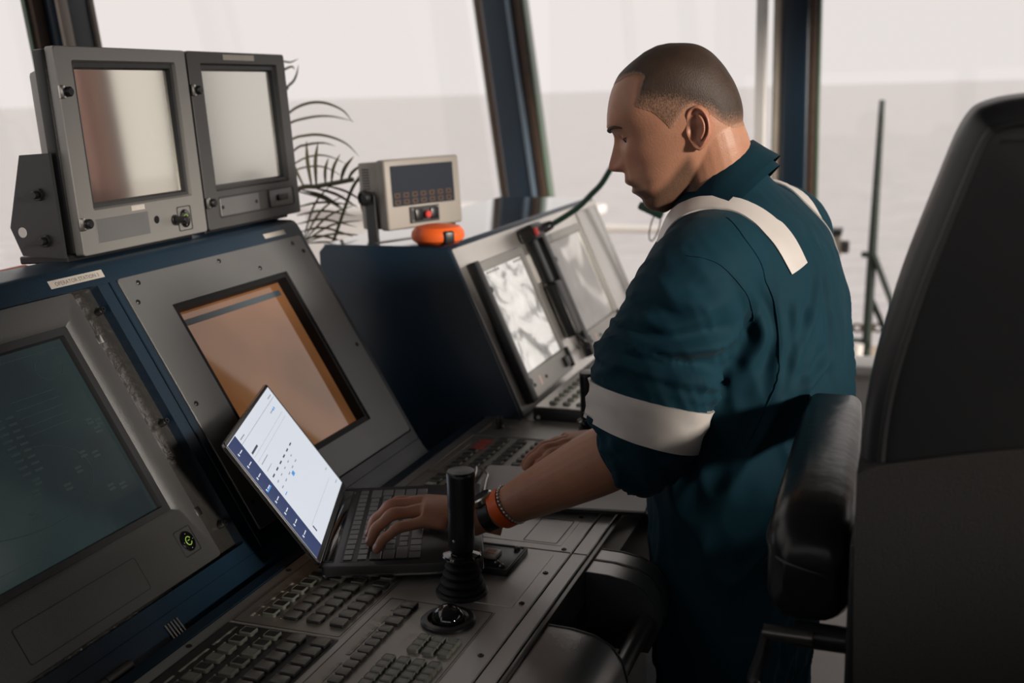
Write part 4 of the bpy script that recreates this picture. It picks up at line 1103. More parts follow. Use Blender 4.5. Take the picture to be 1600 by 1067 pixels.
WDt = [(-109, 6), (-106, 16), (-98, 29), (-88, 40), (-75, 50), (-60, 58), (-45, 62), (-28, 65), (-11, 68), (10, 71), (32, 75), (50, 77), (70, 74.5), (85, 67), (98, 55), (107, 42), (114, 26), (118.5, 3)]
def soften(tab, sg=3.5):
    u = np.arange(-125, 130, .5); t = sorted(tab); y = np.interp(u, [a for a, b in t], [b for a, b in t])
    # extrapolate straight past both ends before blurring
    k = np.exp(-(np.arange(-24, 25) * .5 / sg) ** 2 / 2); k /= k.sum()
    yp = np.concatenate([[y[0]] * 24, y, [y[-1]] * 24]); z = np.convolve(yp, k, 'valid')
    keep_ = (u < t[0][0] + 5) | (u > t[-1][0] - 3)
    z = np.where(keep_, y, z)
    return list(zip(u, z))
XBt = soften(XBt, 6); WDt = soften(WDt, 6)
_x = soften(XFt, 5); XFt = [(a, b) if a > 60 else (a, c) for (a, b), c in zip(_x, interp(A([p[0] for p in _x]), XFt))]
def head_geo():
    us = np.concatenate([np.linspace(-109, -100, 12), np.linspace(-99, 100, 190), np.linspace(101, 118.5, 24)]); M = 220
    ph = np.linspace(0, 2 * math.pi, M, endpoint=False)
    XFa, XBa, WDa = [A(t).T for t in (XFt, XBt, WDt)]
    ls = []
    for u in us:
        xf = float(np.interp(u, *XFa)); xb = float(np.interp(u, *XBa)); w = float(np.interp(u, *WDa))
        cx = (xf + xb) / 2 + (8 if u < -40 else 0) * min(1, (-40 - u) / 30 if u < -40 else 0)
        c, s = np.cos(ph), np.sin(ph)
        ex = 2 / 2.25
        x = np.where(c > 0, cx + (xf - cx) * np.abs(c) ** ex, cx - (cx - xb) * np.abs(c) ** ex)
        y = w * np.sign(s) * np.abs(s) ** ex
        fr = sstep(c, .0, .45); ay = np.abs(y)
        # nose, wings, brow, sockets, cheeks, lips
        H = interp(u, [(30, 0), (23, 1.5), (9, 9), (-5, 17.5), (-15, 23), (-20, 23.5), (-24, 20), (-28, 11.5), (-31.5, 3), (-34, 0)])
        sg = interp(u, [(30, 7), (10, 7.5), (-5, 9), (-15, 11), (-24, 12.5), (-34, 12)])
        d = H * np.exp(-(ay / sg) ** 2.4)
        d += 8 * gs(ay - 15, 5.5) * gs(u + 21, 6.5)
        d -= 3.0 * gs(ay - 8, 3.5) * gs(u + 30, 3)
        d += 3.2 * gs(ay - 24, 17) * gs(u - 37, 7)
        d -= 8.5 * gs(ay - 31, 14) * gs(u - 15, 10.5)
        d -= 3.0 * gs(ay - 13, 5) * gs(u - 16, 10)
        d += 3.5 * gs(ay - 50, 15) * gs(u + 8, 13)
        d -= 2.6 * gs(ay - 40, 12) * gs(u + 42, 18)
        d += 1.8 * gs(ay, 16) * gs(u + 48, 4.5) + 1.8 * gs(ay, 15) * gs(u + 63, 5)
        d -= 3.4 * np.exp(-(ay / 25) ** 4) * gs(u + 55.5, 2.0)
        d -= 2.2 * gs(ay - 24 + (u + 30) * .25, 3.5) * gs(u + 35, 14)
        d -= 1.6 * gs(ay, 4) * gs(u + 38, 6)
        x = x + d * fr
        y = y + np.sign(y) * 2.0 * gs(u + 55, 18) * sstep(-x, -45, 25)       # jaw corner
        ls.append(np.stack([x, y, np.full(M, u)], 1))
    v, f = loops(ls)
    return HD.p(v), f
def lid_geo(s, lo):
    """eyelid wedge: upper (lo=False) or lower part of a slightly larger ball"""
    bm = bmesh.new(); bmesh.ops.create_uvsphere(bm, u_segments=40, v_segments=28, radius=13.4)
    no = Vector((.08, 0, 1.0)).normalized() if not lo else Vector((.45, 0, 1.0)).normalized()
    co = Vector((0, 0, .5)) if not lo else Vector((0, 0, -5.4))
    r = bmesh.ops.bisect_plane(bm, geom=bm.verts[:] + bm.edges[:] + bm.faces[:], plane_co=co, plane_no=no, clear_inner=not lo, clear_outer=lo)
    es = [e for e in r['geom_cut'] if isinstance(e, bmesh.types.BMEdge)]
    bmesh.ops.edgeloop_fill(bm, edges=es)
    v, f = grab(bm)
    return HD.p(v + A([65.5, s * 31.5, 15])), f
def ear_geo(s):
    """outer ear as a relief on an egg-shaped plate; s=+1 left"""
    nr, nt_ = 22, 72
    ls = []
    for i in range(nr + 1):
        r = 1 - i / nr
        row = []
        for k in range(nt_):
            t = 2 * math.pi * k / nt_
            a, b = math.cos(t), math.sin(t)          # a>0 backwards, b>0 up
            R = 17.5 + 1.5 * b + (3.0 * a if a > 0 else 1.0 * a)
            Rv = 31 + (1.5 if b > 0 else 0)
            ex_, ez = a * R * r, b * Rv * r
            if b < -.35: ex_ *= 1 - .24 * (-(b) - .35) / .65
            helix = 3.6 * math.exp(-((r - .88) / .10) ** 2) * float(sstep(A(a * .8 + b * .75), -.62, .1))
            anti = 4.0 * math.exp(-((r - .55) / .13) ** 2) * float(sstep(A(a + .15 * b), .1, .6))
            concha = -5.5 * math.exp(-(((ex_ + 3) / 7.5) ** 2 + ((ez + 5) / 11) ** 2))
            scapha = -2.2 * math.exp(-((r - .72) / .07) ** 2) * float(sstep(A(a * .8 + b * .6), -.1, .5))
            foss = -3 * math.exp(-(((ex_ - 0) / 5) ** 2 + ((ez - 15) / 6) ** 2))
            trag = 3.5 * math.exp(-(((ex_ + 13) / 4.5) ** 2 + ((ez + 5) / 6) ** 2))
            lobe = 1.5 * math.exp(-(((ex_ + 3) / 8) ** 2 + ((ez + 26) / 6) ** 2))
            h = 9 + helix + anti + concha + scapha + foss + trag + lobe - 7 * max(0, r - .93) / .07
            row.append((ex_, h, ez))
        ls.append(row)
    back = [[(x * .8, -6, z * .8) for x, h, z in ls[0]], [(x * .97, 2.0, z * .97) for x, h, z in ls[0]]]
    v, f = loops(back + ls)
    # plate -> head: lean back 14 degrees, flare out behind
    ca, sa = math.cos(math.radians(16)), math.sin(math.radians(16)); cf, sf_ = math.cos(math.radians(15)), math.sin(math.radians(15))
    out = []
    for x, h, z in v:
        x2, h2 = x * cf - h * sf_, x * sf_ + h * cf + 2
        bx, bz = x2 * ca + z * (-sa) * -1, z * ca - x2 * sa * 1
        out.append((-29 - (x2 * ca + z * -sa * -1) * 1.0, s * (62.5 + h2), -9 + z * ca - x2 * sa))
    out = A(out)
    return HD.p(out), [q[::-1] for q in f] if s > 0 else f

# arm and hand joints
SH = A([-.285, 1.500, -.252]); EL = A([-.368, 1.447, -.490]); WR = A([-.598, 1.440, -.622])
def limb(path, rad, n=20):
    P = crom(np.concatenate([A(path, float), A(rad, float)[:, None]], 1), 6)
    ends = [sphere(P[0, :3], P[0, 3] * .98, 14, 8), sphere(P[-1, :3], P[-1, 3] * .98, 14, 8)]
    return [tube(P[:, :3], P[:, 3], n)] + ends
def oval_limb(path, ra, rb, side, n=24):
    P = crom(np.concatenate([A(path, float), A(ra, float)[:, None], A(rb, float)[:, None]], 1), 6)
    T = np.gradient(P[:, :3], axis=0); ls = []
    for k in range(len(P)):
        t = norm(T[k]); a = norm(A(side) - t * (A(side) @ t)); b = np.cross(t, a)
        ls.append([P[k, :3] + P[k, 3] * math.cos(q) * a + P[k, 4] * math.sin(q) * b for q in np.linspace(0, 2 * math.pi, n, endpoint=False)])
    return loops(ls)
def hand_geo(wr, mid, lat, mcps, pips, dips, tips, th, sc=1.0):
    """palm as an oval loft and five fingers as tapered chains"""
    g = [oval_limb([wr + (wr - mid) * .30, wr, wr * .6 + mid * .4 + A([0, 0, .004]), mid * .92 + wr * .08], [.027, .028, .037, .041], [.021, .019, .0175, .0150], lat)]
    for k in range(4):
        r = (.0098, .0102, .0097, .0086)[k] * sc
        base = mcps[k] + (wr - mid) * .25
        g += limb([base, mcps[k], (mcps[k] + pips[k]) / 2, pips[k], (pips[k] + dips[k]) / 2, dips[k], tips[k]], [r * 1.05, r * 1.16, r * .98, r * 1.04, r * .90, r * .92, r * .74], 16)
    g += limb(th, [.018, .0150, .0112, .0108, .0083], 16)
    return g
lat = norm((-.30, .95, 0))
mid = A([-.690, 1.408, -.6015])
mcps = [mid + lat * o + A([dx, 0, dz]) for o, dx, dz in ((.030, .006, -.004), (.010, 0, .0015), (-.011, .006, -.002), (-.032, .016, -.010))]
tips = [A(p) for p in ((-.762, 1.412, -.6445), (-.760, 1.380, -.6445), (-.746, 1.354, -.6445), (-.722, 1.330, -.6430))]
pips = [m * .50 + t * .50 + A([-.004, -.001, dz]) for m, t, dz in zip(mcps, tips, (.020, .021, .019, .012))]
dips = [m * .16 + t * .84 + A([-.004, 0, dz]) for m, t, dz in zip(mcps, tips, (.013, .013, .012, .007))]
thumb = [A(p) for p in ((-.618, 1.455, -.628), (-.642, 1.468, -.630), (-.672, 1.470, -.634), (-.690, 1.462, -.640), (-.708, 1.452, -.6445))]
body_g = [head_geo()]
for s in (1, -1): body_g += [lid_geo(s, False), lid_geo(s, True)]
NK = HD.at(-32, 0, -38)
body_g += limb([HD.at(-38, 0, 5), NK, A([-.283, 1.652, -.155]), A([-.250, 1.672, -.235])], [.050, .0585, .0625, .070], 28)
body_g.append(oval_limb([(-.25, 1.675, -.18), (-.24, 1.68, -.26), (-.24, 1.68, -.5), (-.235, 1.68, -.86)], [.09, .15, .14, .13], [.06, .09, .09, .09], (.2, .98, 0)))
body_g += limb([A([-.255, 1.58, -.215]), SH, (SH + EL) / 2, EL], [.05, .055, .052, .043], 20)
EW = WR - EL
side = norm(np.cross(EW, A([0, 0, 1.])))
body_g.append(oval_limb([EL - EW * .10 + A([0, 0, .01]), EL, EL + EW * .20, EL + EW * .42, EL + EW * .68, EL + EW * .88, WR, WR + EW * .08], [.040, .0445, .0475, .0455, .0375, .0300, .0272, .027], [.040, .0455, .0480, .0430, .0345, .0260, .0215, .020], side))
body_g += hand_geo(WR, mid, lat, mcps, pips, dips, tips, thumb)
# right arm: forearm reaches behind the left one to the pages
SH2 = A([-.215, 1.860, -.250]); EL2 = A([-.30, 1.955, -.485]); WR2 = A([-.505, 1.835, -.620])
EW2 = WR2 - EL2
body_g += limb([A([-.24, 1.78, -.215]), SH2, (SH2 + EL2) / 2, EL2], [.05, .055, .050, .042], 20)
body_g.append(oval_limb([EL2, EL2 + EW2 * .25, EL2 + EW2 * .65, WR2], [.043, .046, .036, .0275], [.044, .045, .033, .0215], norm(np.cross(EW2, A([0, 0, 1.])))))
mid2 = WR2 + norm((-.80, -.60, 0)) * .092 + A([0, 0, .012]); lat2 = norm((.60, -.80, 0))
mc2 = [mid2 + lat2 * o + A([0, 0, dz]) for o, dz in ((.030, -.003), (.010, 0), (-.011, -.002), (-.032, -.007))]
tp2 = [m + norm((-.85, -.52, 0)) * l + A([0, 0, -.036]) for m, l in zip(mc2, (.066, .074, .070, .054))]
pp2 = [m * .5 + t * .5 + A([0, 0, .012]) for m, t in zip(mc2, tp2)]; dd2 = [m * .16 + t * .84 + A([0, 0, .007]) for m, t in zip(mc2, tp2)]
th2 = [WR2 + A(p) for p in ((-.012, -.020, -.004), (-.030, -.044, -.006), (-.055, -.062, -.014), (-.075, -.070, -.022), (-.094, -.072, -.030))]
body_g += hand_geo(WR2, mid2, lat2, mc2, pp2, dd2, tp2, th2)
bv_, bf_ = remesh(body_g, .0019)
loc = (bv_ - HC) / .001
hx, hy, hz = loc @ HF, loc @ l0, loc @ HU
inhead = sstep(hz, -130, -112) * sstep(np.abs(hy), 100, 90) * sstep(-np.abs(hx), -130, -120)
bv_ = smooth(bv_, bf_, 3, .45)
hw_ = np.exp(-(np.linalg.norm(bv_ - (mid * .8 + WR * .2), axis=1) / .036) ** 4) + np.exp(-(np.linalg.norm(bv_ - (mid2 * .8 + WR2 * .2), axis=1) / .036) ** 4)
bv_ = smooth(bv_, bf_, 14, .5, hw_)
# fine skin creases at the forehead and wrist knuckles
n0 = len(bv_)
ev, ef = [], []
g_l, g_r = ear_geo(1), ear_geo(-1)
allv, allf = merge([(bv_, bf_), g_l, g_r])
loc = (allv - HC) / .001
hx, hy, hz = loc @ HF, loc @ l0, loc @ HU
is_ear = np.arange(len(allv)) >= n0
# --- colouring masks (hair stubble, lips, redness)
ay = np.abs(hy)
beardline = interp(hx, [(-20, -50), (-5, -38), (8, -46), (34, -62), (63, -74), (80, -54), (98, -36), (120, -34)])
beard = sstep(beardline - hz, -7, 9) * sstep(hz, -135, -105) * sstep(hx, -14, 4) * (1 - .8 * gs(hz + 48, 5) * (ay < 22) * (hx > 85)) * (hz > -135)
beard *= (1 - np.exp(-(ay / 22) ** 6) * gs(hz + 55, 10.5) * (hx > 82))
lips = np.exp(-(ay / 21) ** 4) * gs(hz + 56, 9) * (hx > 84)
mcol = np.zeros((len(allv), 4)); mcol[:, 3] = 1
headmask = (np.abs(hx) < 135) & (ay < 100) & (hz > -135) & (hz < 130)
mcol[:, 0] = np.where(headmask & ~is_ear, beard, 0)
mcol[:, 1] = np.where(headmask & ~is_ear, lips, 0)
mcol[:, 2] = np.where(is_ear, .7, np.where(headmask, .55 * gs(hz + 10, 26) * sstep(hx, 20, 60) + .5 * gs(hz + 15, 12) * (hx > 98), .15))
def skin_material():
    m = bpy.data.materials.new('tanned_skin'); m.use_nodes = True; nt = m.node_tree; b = nt.nodes['Principled BSDF']
    at = N(nt, 'ShaderNodeVertexColor', layer_name='mask'); sp = N(nt, 'ShaderNodeSeparateColor'); nt.links.new(at.outputs['Color'], sp.inputs[0])
    tc = N(nt, 'ShaderNodeTexCoord')
    nz = N(nt, 'ShaderNodeTexNoise'); nz.inputs['Scale'].default_value = 900; nz.inputs['Detail'].default_value = 2
    mott = N(nt, 'ShaderNodeTexNoise'); mott.inputs['Scale'].default_value = 45; mott.inputs['Detail'].default_value = 5
    for q in (nz, mott): nt.links.new(tc.outputs['Object'], q.inputs['Vector'])
    def mix(fac, a, c):
        x = N(nt, 'ShaderNodeMix', data_type='RGBA')
        if isinstance(fac, float): x.inputs[0].default_value = fac
        else: nt.links.new(fac, x.inputs[0])
        for i, q in ((6, a), (7, c)):
            if isinstance(q, tuple): x.inputs[i].default_value = (*q, 1)
            else: nt.links.new(q, x.inputs[i])
        return x.outputs[2]
    c = mix(mott.outputs['Fac'], (.42, .195, .118), (.56, .285, .180))
    f1 = N(nt, 'ShaderNodeMath', operation='MULTIPLY'); f1.inputs[1].default_value = .6; nt.links.new(sp.outputs[2], f1.inputs[0])
    c = mix(f1.outputs[0], c, (.50, .19, .125))
    c = mix(sp.outputs[1], c, (.36, .14, .105))
    mr = N(nt, 'ShaderNodeMapRange'); mr.inputs[1].default_value = .10; mr.inputs[2].default_value = .46; nt.links.new(nz.outputs['Fac'], mr.inputs[0])
    f2 = N(nt, 'ShaderNodeMath', operation='MULTIPLY'); nt.links.new(mr.outputs[0], f2.inputs[0]); nt.links.new(sp.outputs[0], f2.inputs[1])
    f3 = N(nt, 'ShaderNodeMath', operation='MULTIPLY'); f3.inputs[1].default_value = .88; nt.links.new(f2.outputs[0], f3.inputs[0])
    c = mix(f3.outputs[0], c, (.085, .052, .034))
    nt.links.new(c, b.inputs['Base Color'])
    b.inputs['Roughness'].default_value = .46; b.inputs['Specular IOR Level'].default_value = .45
    b.inputs['Subsurface Weight'].default_value = .25; b.inputs['Subsurface Radius'].default_value = (.010, .004, .002); b.inputs['Subsurface Scale'].default_value = .6
    bp = N(nt, 'ShaderNodeBump'); bp.inputs['Strength'].default_value = .28; bp.inputs['Distance'].default_value = .0012
    n3 = N(nt, 'ShaderNodeTexNoise'); n3.inputs['Scale'].default_value = 380; n3.inputs['Detail'].default_value = 4; nt.links.new(tc.outputs['Object'], n3.inputs['Vector'])
    nt.links.new(n3.outputs['Fac'], bp.inputs['Height']); nt.links.new(bp.outputs['Normal'], b.inputs['Normal'])
    return m
def set_mask(o, col):
    ca = o.data.color_attributes.new('mask', 'FLOAT_COLOR', 'POINT'); ca.data.foreach_set('color', np.asarray(col, float).ravel())
man = thing('person', 'man with cropped hair in a teal work coverall with silver stripes, typing', 'person', (-.235, 1.68, ZFL))
body = mk('body', (allv, allf), skin_material(), man, smooth=80); set_mask(body, mcol)

# hair: a close-cropped shell that follows the skull
bloc = (bv_ - HC) / .001; hx, hy, hz = bloc @ HF, bloc @ l0, bloc @ HU; ay = np.abs(hy)
sideline = interp(hx, [(-100, -30), (-88, -28), (-73, -25), (-61, -12), (-51, 4), (-42, 12), (-35, 24), (-20, 22), (-7, 14), (3, 6), (9, 8), (14, 22), (24, 38), (38, 52), (44, 60), (50, 70), (56, 82), (62, 92), (100, 92)])
frontline = 95 - 12 * sstep(ay, 18, 30) * 0 + 0 * ay
temple = interp(ay, [(0, 94), (25, 94), (40, 91), (52, 84), (60, 78), (80, 60)])
line = np.where(hx > 30, np.maximum(sideline, np.where(ay > 35, 0, 93)), sideline)
notch = gs(hx - 26, 13) * gs(hz - 84, 13) * sstep(ay, 40, 52) * 0
low_ = interp(hx, [(-100, -30), (-88, -28), (-73, -25), (-61, -12), (-51, 4), (-42, 12), (-35, 24), (-20, 22), (-7, 14), (3, 6), (9, 8), (14, 22), (24, 38), (42, 53), (60, 70)])
mid_ = interp(hx, [(-20, 130), (8, 104), (16, 83), (29, 67), (40, 52), (60, 30)])
top_ = interp(hx, [(-20, 60), (12, 78), (20, 91), (30, 96), (46, 97.5), (62, 95), (75, 93)])
h1 = sstep(hz - low_, -4, 9) * sstep(mid_ - hz, -5, 5); h2 = sstep(hz - top_, -4, 5)
hm = np.maximum(h1, h2)
full = interp(hx, [(-100, -4), (-89, -6), (-65, 4), (-56, 24), (-34, 38), (-7, 56), (22, 68), (40, 82), (60, 96)])
dens = .40 + .60 * sstep(hz - full, -24, 14)
hm = np.where((hz > -60) & (ay < 95) & (np.abs(hx) < 130), hm, 0)
keep = hm > .02
nb = vnormals(bv_, bf_)
hv_ = bv_ + nb * (.0004 + .0022 * hm * dens)[:, None]
sel = [q for q in bf_ if keep[q].all()] if False else None
Ff = A(bf_); ok = keep[Ff].all(1); Fs = Ff[ok]
ids = np.unique(Fs); remap = -np.ones(len(bv_), int); remap[ids] = np.arange(len(ids))
hcol = np.zeros((len(ids), 4)); hcol[:, 3] = 1; hcol[:, 0] = (hm * dens)[ids]; hcol[:, 2] = .2
def hair_material():
    m = bpy.data.materials.new('cropped_hair'); m.use_nodes = True; nt = m.node_tree; b = nt.nodes['Principled BSDF']
    at = N(nt, 'ShaderNodeVertexColor', layer_name='mask'); sp = N(nt, 'ShaderNodeSeparateColor'); nt.links.new(at.outputs['Color'], sp.inputs[0])
    tc = N(nt, 'ShaderNodeTexCoord'); mp = N(nt, 'ShaderNodeMapping'); mp.inputs['Scale'].default_value = (560, 900, 380); mp.inputs['Rotation'].default_value = (0, .5, 0)
    nt.links.new(tc.outputs['Object'], mp.inputs['Vector'])
    nz = N(nt, 'ShaderNodeTexNoise'); nz.inputs['Scale'].default_value = 1; nz.inputs['Detail'].default_value = 3; nt.links.new(mp.outputs['Vector'], nz.inputs['Vector'])
    ad = N(nt, 'ShaderNodeMath', operation='ADD'); nt.links.new(nz.outputs['Fac'], ad.inputs[0]); nt.links.new(sp.outputs[0], ad.inputs[1])
    mr = N(nt, 'ShaderNodeMapRange'); mr.inputs[1].default_value = .50; mr.inputs[2].default_value = 1.22; nt.links.new(ad.outputs[0], mr.inputs[0])
    mx = N(nt, 'ShaderNodeMix', data_type='RGBA'); mx.inputs[6].default_value = (.44, .235, .152, 1); mx.inputs[7].default_value = (.075, .045, .030, 1)
    n5 = N(nt, 'ShaderNodeTexNoise'); n5.inputs['Scale'].default_value = 38; n5.inputs['Detail'].default_value = 4; nt.links.new(tc.outputs['Object'], n5.inputs['Vector'])
    m5 = N(nt, 'ShaderNodeMix', data_type='RGBA'); m5.inputs[6].default_value = (.030, .019, .014, 1); m5.inputs[7].default_value = (.078, .048, .033, 1)
    nt.links.new(n5.outputs['Fac'], m5.inputs[0]); nt.links.new(m5.outputs[2], mx.inputs[7])
    nt.links.new(mr.outputs[0], mx.inputs[0]); nt.links.new(mx.outputs[2], b.inputs['Base Color'])
    b.inputs['Roughness'].default_value = .55; b.inputs['Specular IOR Level'].default_value = .35
    bp = N(nt, 'ShaderNodeBump'); bp.inputs['Strength'].default_value = .6; bp.inputs['Distance'].default_value = .0012
    nt.links.new(nz.outputs['Fac'], bp.inputs['Height']); nt.links.new(bp.outputs['Normal'], b.inputs['Normal'])
    return m
hair = mk('hair', (hv_[ids], remap[Fs].tolist()), hair_material(), man, smooth=80, label='close-cropped brown hair faded at the sides'); set_mask(hair, hcol)
brow_m = mat('brow_hair', (.060, .036, .024), .6, bump=.6, bscale=900)
BB = BVHTree.FromPolygons([Vector(p) for p in bv_], bf_)
def on_skin(p, off):
    l_, n_, _, _ = BB.find_nearest(Vector(p)); return A(l_) + A(n_) * off
for s in (1, -1):
    bp_ = [(97, 8, 29), (95, 14, 31), (93, 22, 34), (88, 31, 36), (80, 41, 36), (70, 49, 31)]
    pts = [on_skin(p, .0006) for p in crom([HD.at(x, s * y, u) for x, y, u in bp_], 6)]; n = len(pts)
    mk('eyebrow', [tube(pts, .0026 * np.sin(np.linspace(.6, math.pi - .15, n)) ** .6 + .0003, 10)], brow_m, man)
    ec = A([65.5, s * 31.5, 15])
    ey = mk('eye', [HD.g(sphere(ec, 12.0, 28, 20))], mat('eye_white', (.30, .25, .22), .45, spec=.2), man)
    g = norm(A([.90, 0, -.44])); fr_ = frz(HD.at(*(ec + g * 11.2)), HF * g[0] + HU * g[2])
    mk('iris', [fr_.g(lathe([(.0062, -.0010), (.0058, .0006), (.0030, .0013), (.0005, .0014)], 20))], mat('iris_dark', (.012, .008, .006), .3, spec=.3), ey)
    la = []
    for az in np.linspace(-62, 66, 18):
        c_, s_ = math.cos(math.radians(az)), math.sin(math.radians(az)); x_ = 13.6 * c_; la.append(HD.at(*(ec + A([x_ * .985, 13.6 * s_ * s, -.08 * x_ + .3]))))
    mk('lashes', [tube(la, .0006, 6)], brow_m, man)

nail_m = mat('fingernail', (.52, .31, .24), .3)
for T_, D_, m_ in [(tips[k], dips[k], mcps[k]) for k in range(4)] + [(thumb[4], thumb[3], thumb[2])]:
    d_ = norm(T_ - D_); up_ = A([0, 0, 1.]) - d_ * d_[2]; up_ = norm(up_); sd_ = np.cross(up_, d_)
    p_ = on_skin(T_ - d_ * .002 + up_ * .012, -.0006)
    mk('fingernail', [Fr(p_, d_, -sd_, up_).g(sphere((0, 0, 0), (.0062, .0046, .0013), 14, 8))], nail_m, man)

# ------------------------------------------------------------------ his coverall
Ft = norm((-.978, .208, 0)); lt = np.cross(A([0, 0, 1.]), Ft)
def torso_geo():
    secs = [(-.118, -.282, 1.656, .052, .058), (-.145, -.274, 1.662, .066, .080), (-.163, -.266, 1.668, .078, .115), (-.185, -.259, 1.673, .092, .152), (-.215, -.252, 1.677, .108, .176), (-.26, -.247, 1.68, .122, .184), (-.32, -.243, 1.68, .132, .183), (-.40, -.240, 1.68, .138, .182),
            (-.50, -.236, 1.68, .142, .182), (-.57, -.232, 1.68, .146, .186), (-.63, -.232, 1.68, .140, .186), (-.70, -.246, 1.68, .122, .180), (-.80, -.252, 1.68, .112, .180), (-.90, -.252, 1.68, .105, .175)]
    S_ = crom(secs, 4); ls = []
    for z, cx, cy, hd, hw in S_:
        q = np.linspace(0, 2 * math.pi, 72, endpoint=False); e = 2 / 2.3
        c, s = np.cos(q), np.sin(q)
        a = np.sign(c) * np.abs(c) ** e * hd; b = np.sign(s) * np.abs(s) ** e * hw
        ls.append(A([cx, cy, z]) + a[:, None] * Ft + b[:, None] * lt)
    return loops(ls)
HEM = EL + (WR - EL) * .10 + A([.004, 0, .004])
arm_axis = crom([A([-.262, 1.60, -.232]), SH + A([.002, .005, -.004]), SH * .5 + EL * .5 + A([-.006, -.004, .004]), EL + A([.008, 0, .012]), HEM], 8)
arm_rad = crom(A([[.066], [.079], [.083], [.074], [.0575]]), 8)[:, 0]
gar = [torso_geo(), tube(arm_axis, arm_rad, 28), sphere(arm_axis[0], .07, 20, 12)]
HEM2 = EL2 + (WR2 - EL2) * .2
arm2 = crom([A([-.235, 1.76, -.212]), SH2, SH2 * .5 + EL2 * .5, EL2, HEM2], 8)
gar += [tube(arm2, arm_rad, 24), sphere(arm2[0], .07, 20, 12)]
for cx, cy in ((-.265, 1.590), (-.235, 1.772)):
    gar.append(tube(crom([(cx, cy, -.80), (cx, cy, -.95), (cx - .01, cy, -1.2), (cx + .01, cy, -1.45), (cx + .015, cy, ZFL + .05)], 6), crom(A([[.092], [.088], [.078], [.072], [.078]]), 6)[:, 0], 24))
gv, gf = remesh(gar, .0045)
gv = smooth(gv, gf, 8, .5)
gn = vnormals(gv, gf)
# folds: upright gathers on the back, rings round the sleeve, fine crumple everywhere
def seg_t(p, ax):
    d = ((p[:, None, :] - ax[None]) ** 2).sum(2); k = d.argmin(1); return k, np.sqrt(d.min(1))
ka, da = seg_t(gv, arm_axis); kb_, db_ = seg_t(gv, arm2)
rel_a = da / arm_rad[ka]; t_arm = ka / (len(arm_axis) - 1)
warm = sstep(-rel_a, -1.28, -1.06) * sstep(t_arm, .18, .30)
wb = sstep(-(db_ / arm_rad[kb_]), -1.28, -1.06) * sstep(kb_ / (len(arm2) - 1), .18, .3)
warm = np.maximum(warm, wb); t_all = np.where(wb > .5, kb_ / (len(arm2) - 1), t_arm)
disp = np.zeros(len(gv))
nz = mnoise.noise
along_t = norm(EL - SH)
for i in range(len(gv)):
    x, y, z = gv[i]
    # body
    l_ = (gv[i] - A([-.24, 1.68, 0])) @ lt; f_ = (gv[i] - A([-.24, 1.68, 0])) @ Ft
    sk = l_ * 1.0 + (z + .45) * .28
    r1 = 1 - abs(nz(Vector((sk * 17 + 3.1, f_ * 9, z * 3.2)))) * 2
    r2 = 1 - abs(nz(Vector((l_ * 34 - z * 9, f_ * 22, z * 9 + 4)))) * 2
    lowz = min(1, max(0, (-.20 - z) / .25))
    dB = lowz * (.0125 * r1 ** 2 * (1 if r1 > 0 else -1) + .0022 * r2) + .0012 * r2
    if z > -.64: dB += .012 * math.exp(-((z + .565) / .035) ** 2) * (.6 + .8 * nz(Vector((l_ * 12, f_ * 12, 1.7)))) * (1 if z < -.4 else 0)
    if warm[i] > 0:
        p = gv[i] - SH; u = p @ along_t; w_ = p - along_t * u
        an = math.atan2(w_ @ lt, w_ @ Ft)
        k1 = u * 34 + 1.1 * math.sin(an * 1.0 + .6) * 2
        q1 = 1 - abs(nz(Vector((k1, math.cos(an) * 1.1, math.sin(an) * 1.1)))) * 2
        q2 = 1 - abs(nz(Vector((u * 60 + an * 3, math.cos(an) * 2.5, math.sin(an) * 2.5 + 7)))) * 2
        g_ = .35 + .65 * float(sstep(A(t_all[i]), .40, .62))
        dA = g_ * (.0075 * q1 * abs(q1) + .0020 * q2)
        dA += .006 * math.exp(-((t_all[i] - .93) / .035) ** 2) + .009 * math.exp(-((t_all[i] - .545 + .03 * math.sin(an)) / .04) ** 2) - .004 * math.exp(-((t_all[i] - .47 + .05 * math.sin(an + 1)) / .03) ** 2)
    else: dA = 0
    disp[i] = dB * (1 - warm[i]) + dA * warm[i]
FOLDS = [([(-.359, 1.398, -.324), (-.332, 1.392, -.332), (-.303, 1.394, -.335), (-.267, 1.412, -.335), (-.24, 1.442, -.333), (-.226, 1.469, -.325)], .010, .010),
         ([(-.221, 1.456, -.252), (-.212, 1.501, -.299), (-.199, 1.506, -.334), (-.21, 1.502, -.365), (-.234, 1.497, -.40)], .008, .010),
         ([(-.369, 1.385, -.351), (-.323, 1.375, -.365), (-.287, 1.385, -.372), (-.26, 1.423, -.382), (-.243, 1.496, -.391)], .009, .009),
         ([(-.151, 1.642, -.211), (-.128, 1.629, -.272), (-.116, 1.619, -.349), (-.109, 1.613, -.412)], .006, .008),
         ([(-.168, 1.517, -.407), (-.152, 1.54, -.36), (-.138, 1.579, -.305), (-.137, 1.613, -.257)], .006, .008),
         ([(-.116, 1.607, -.387), (-.125, 1.584, -.395), (-.137, 1.555, -.409), (-.158, 1.525, -.418)], .008, .009),
         ([(-.325, 1.419, -.249), (-.296, 1.407, -.272), (-.264, 1.413, -.28), (-.235, 1.437, -.275)], .005, .012),
         ([(-.183, 1.523, -.289), (-.175, 1.519, -.333), (-.179, 1.515, -.387), (-.186, 1.504, -.44)], .006, .008),
         ([(-.163, 1.552, -.292), (-.160, 1.545, -.305), (-.158, 1.539, -.318), (-.164, 1.525, -.37)], .005, .009),
         ([(-.348, 1.406, -.30), (-.32, 1.397, -.307), (-.287, 1.403, -.305), (-.256, 1.417, -.294)], .006, .009)]
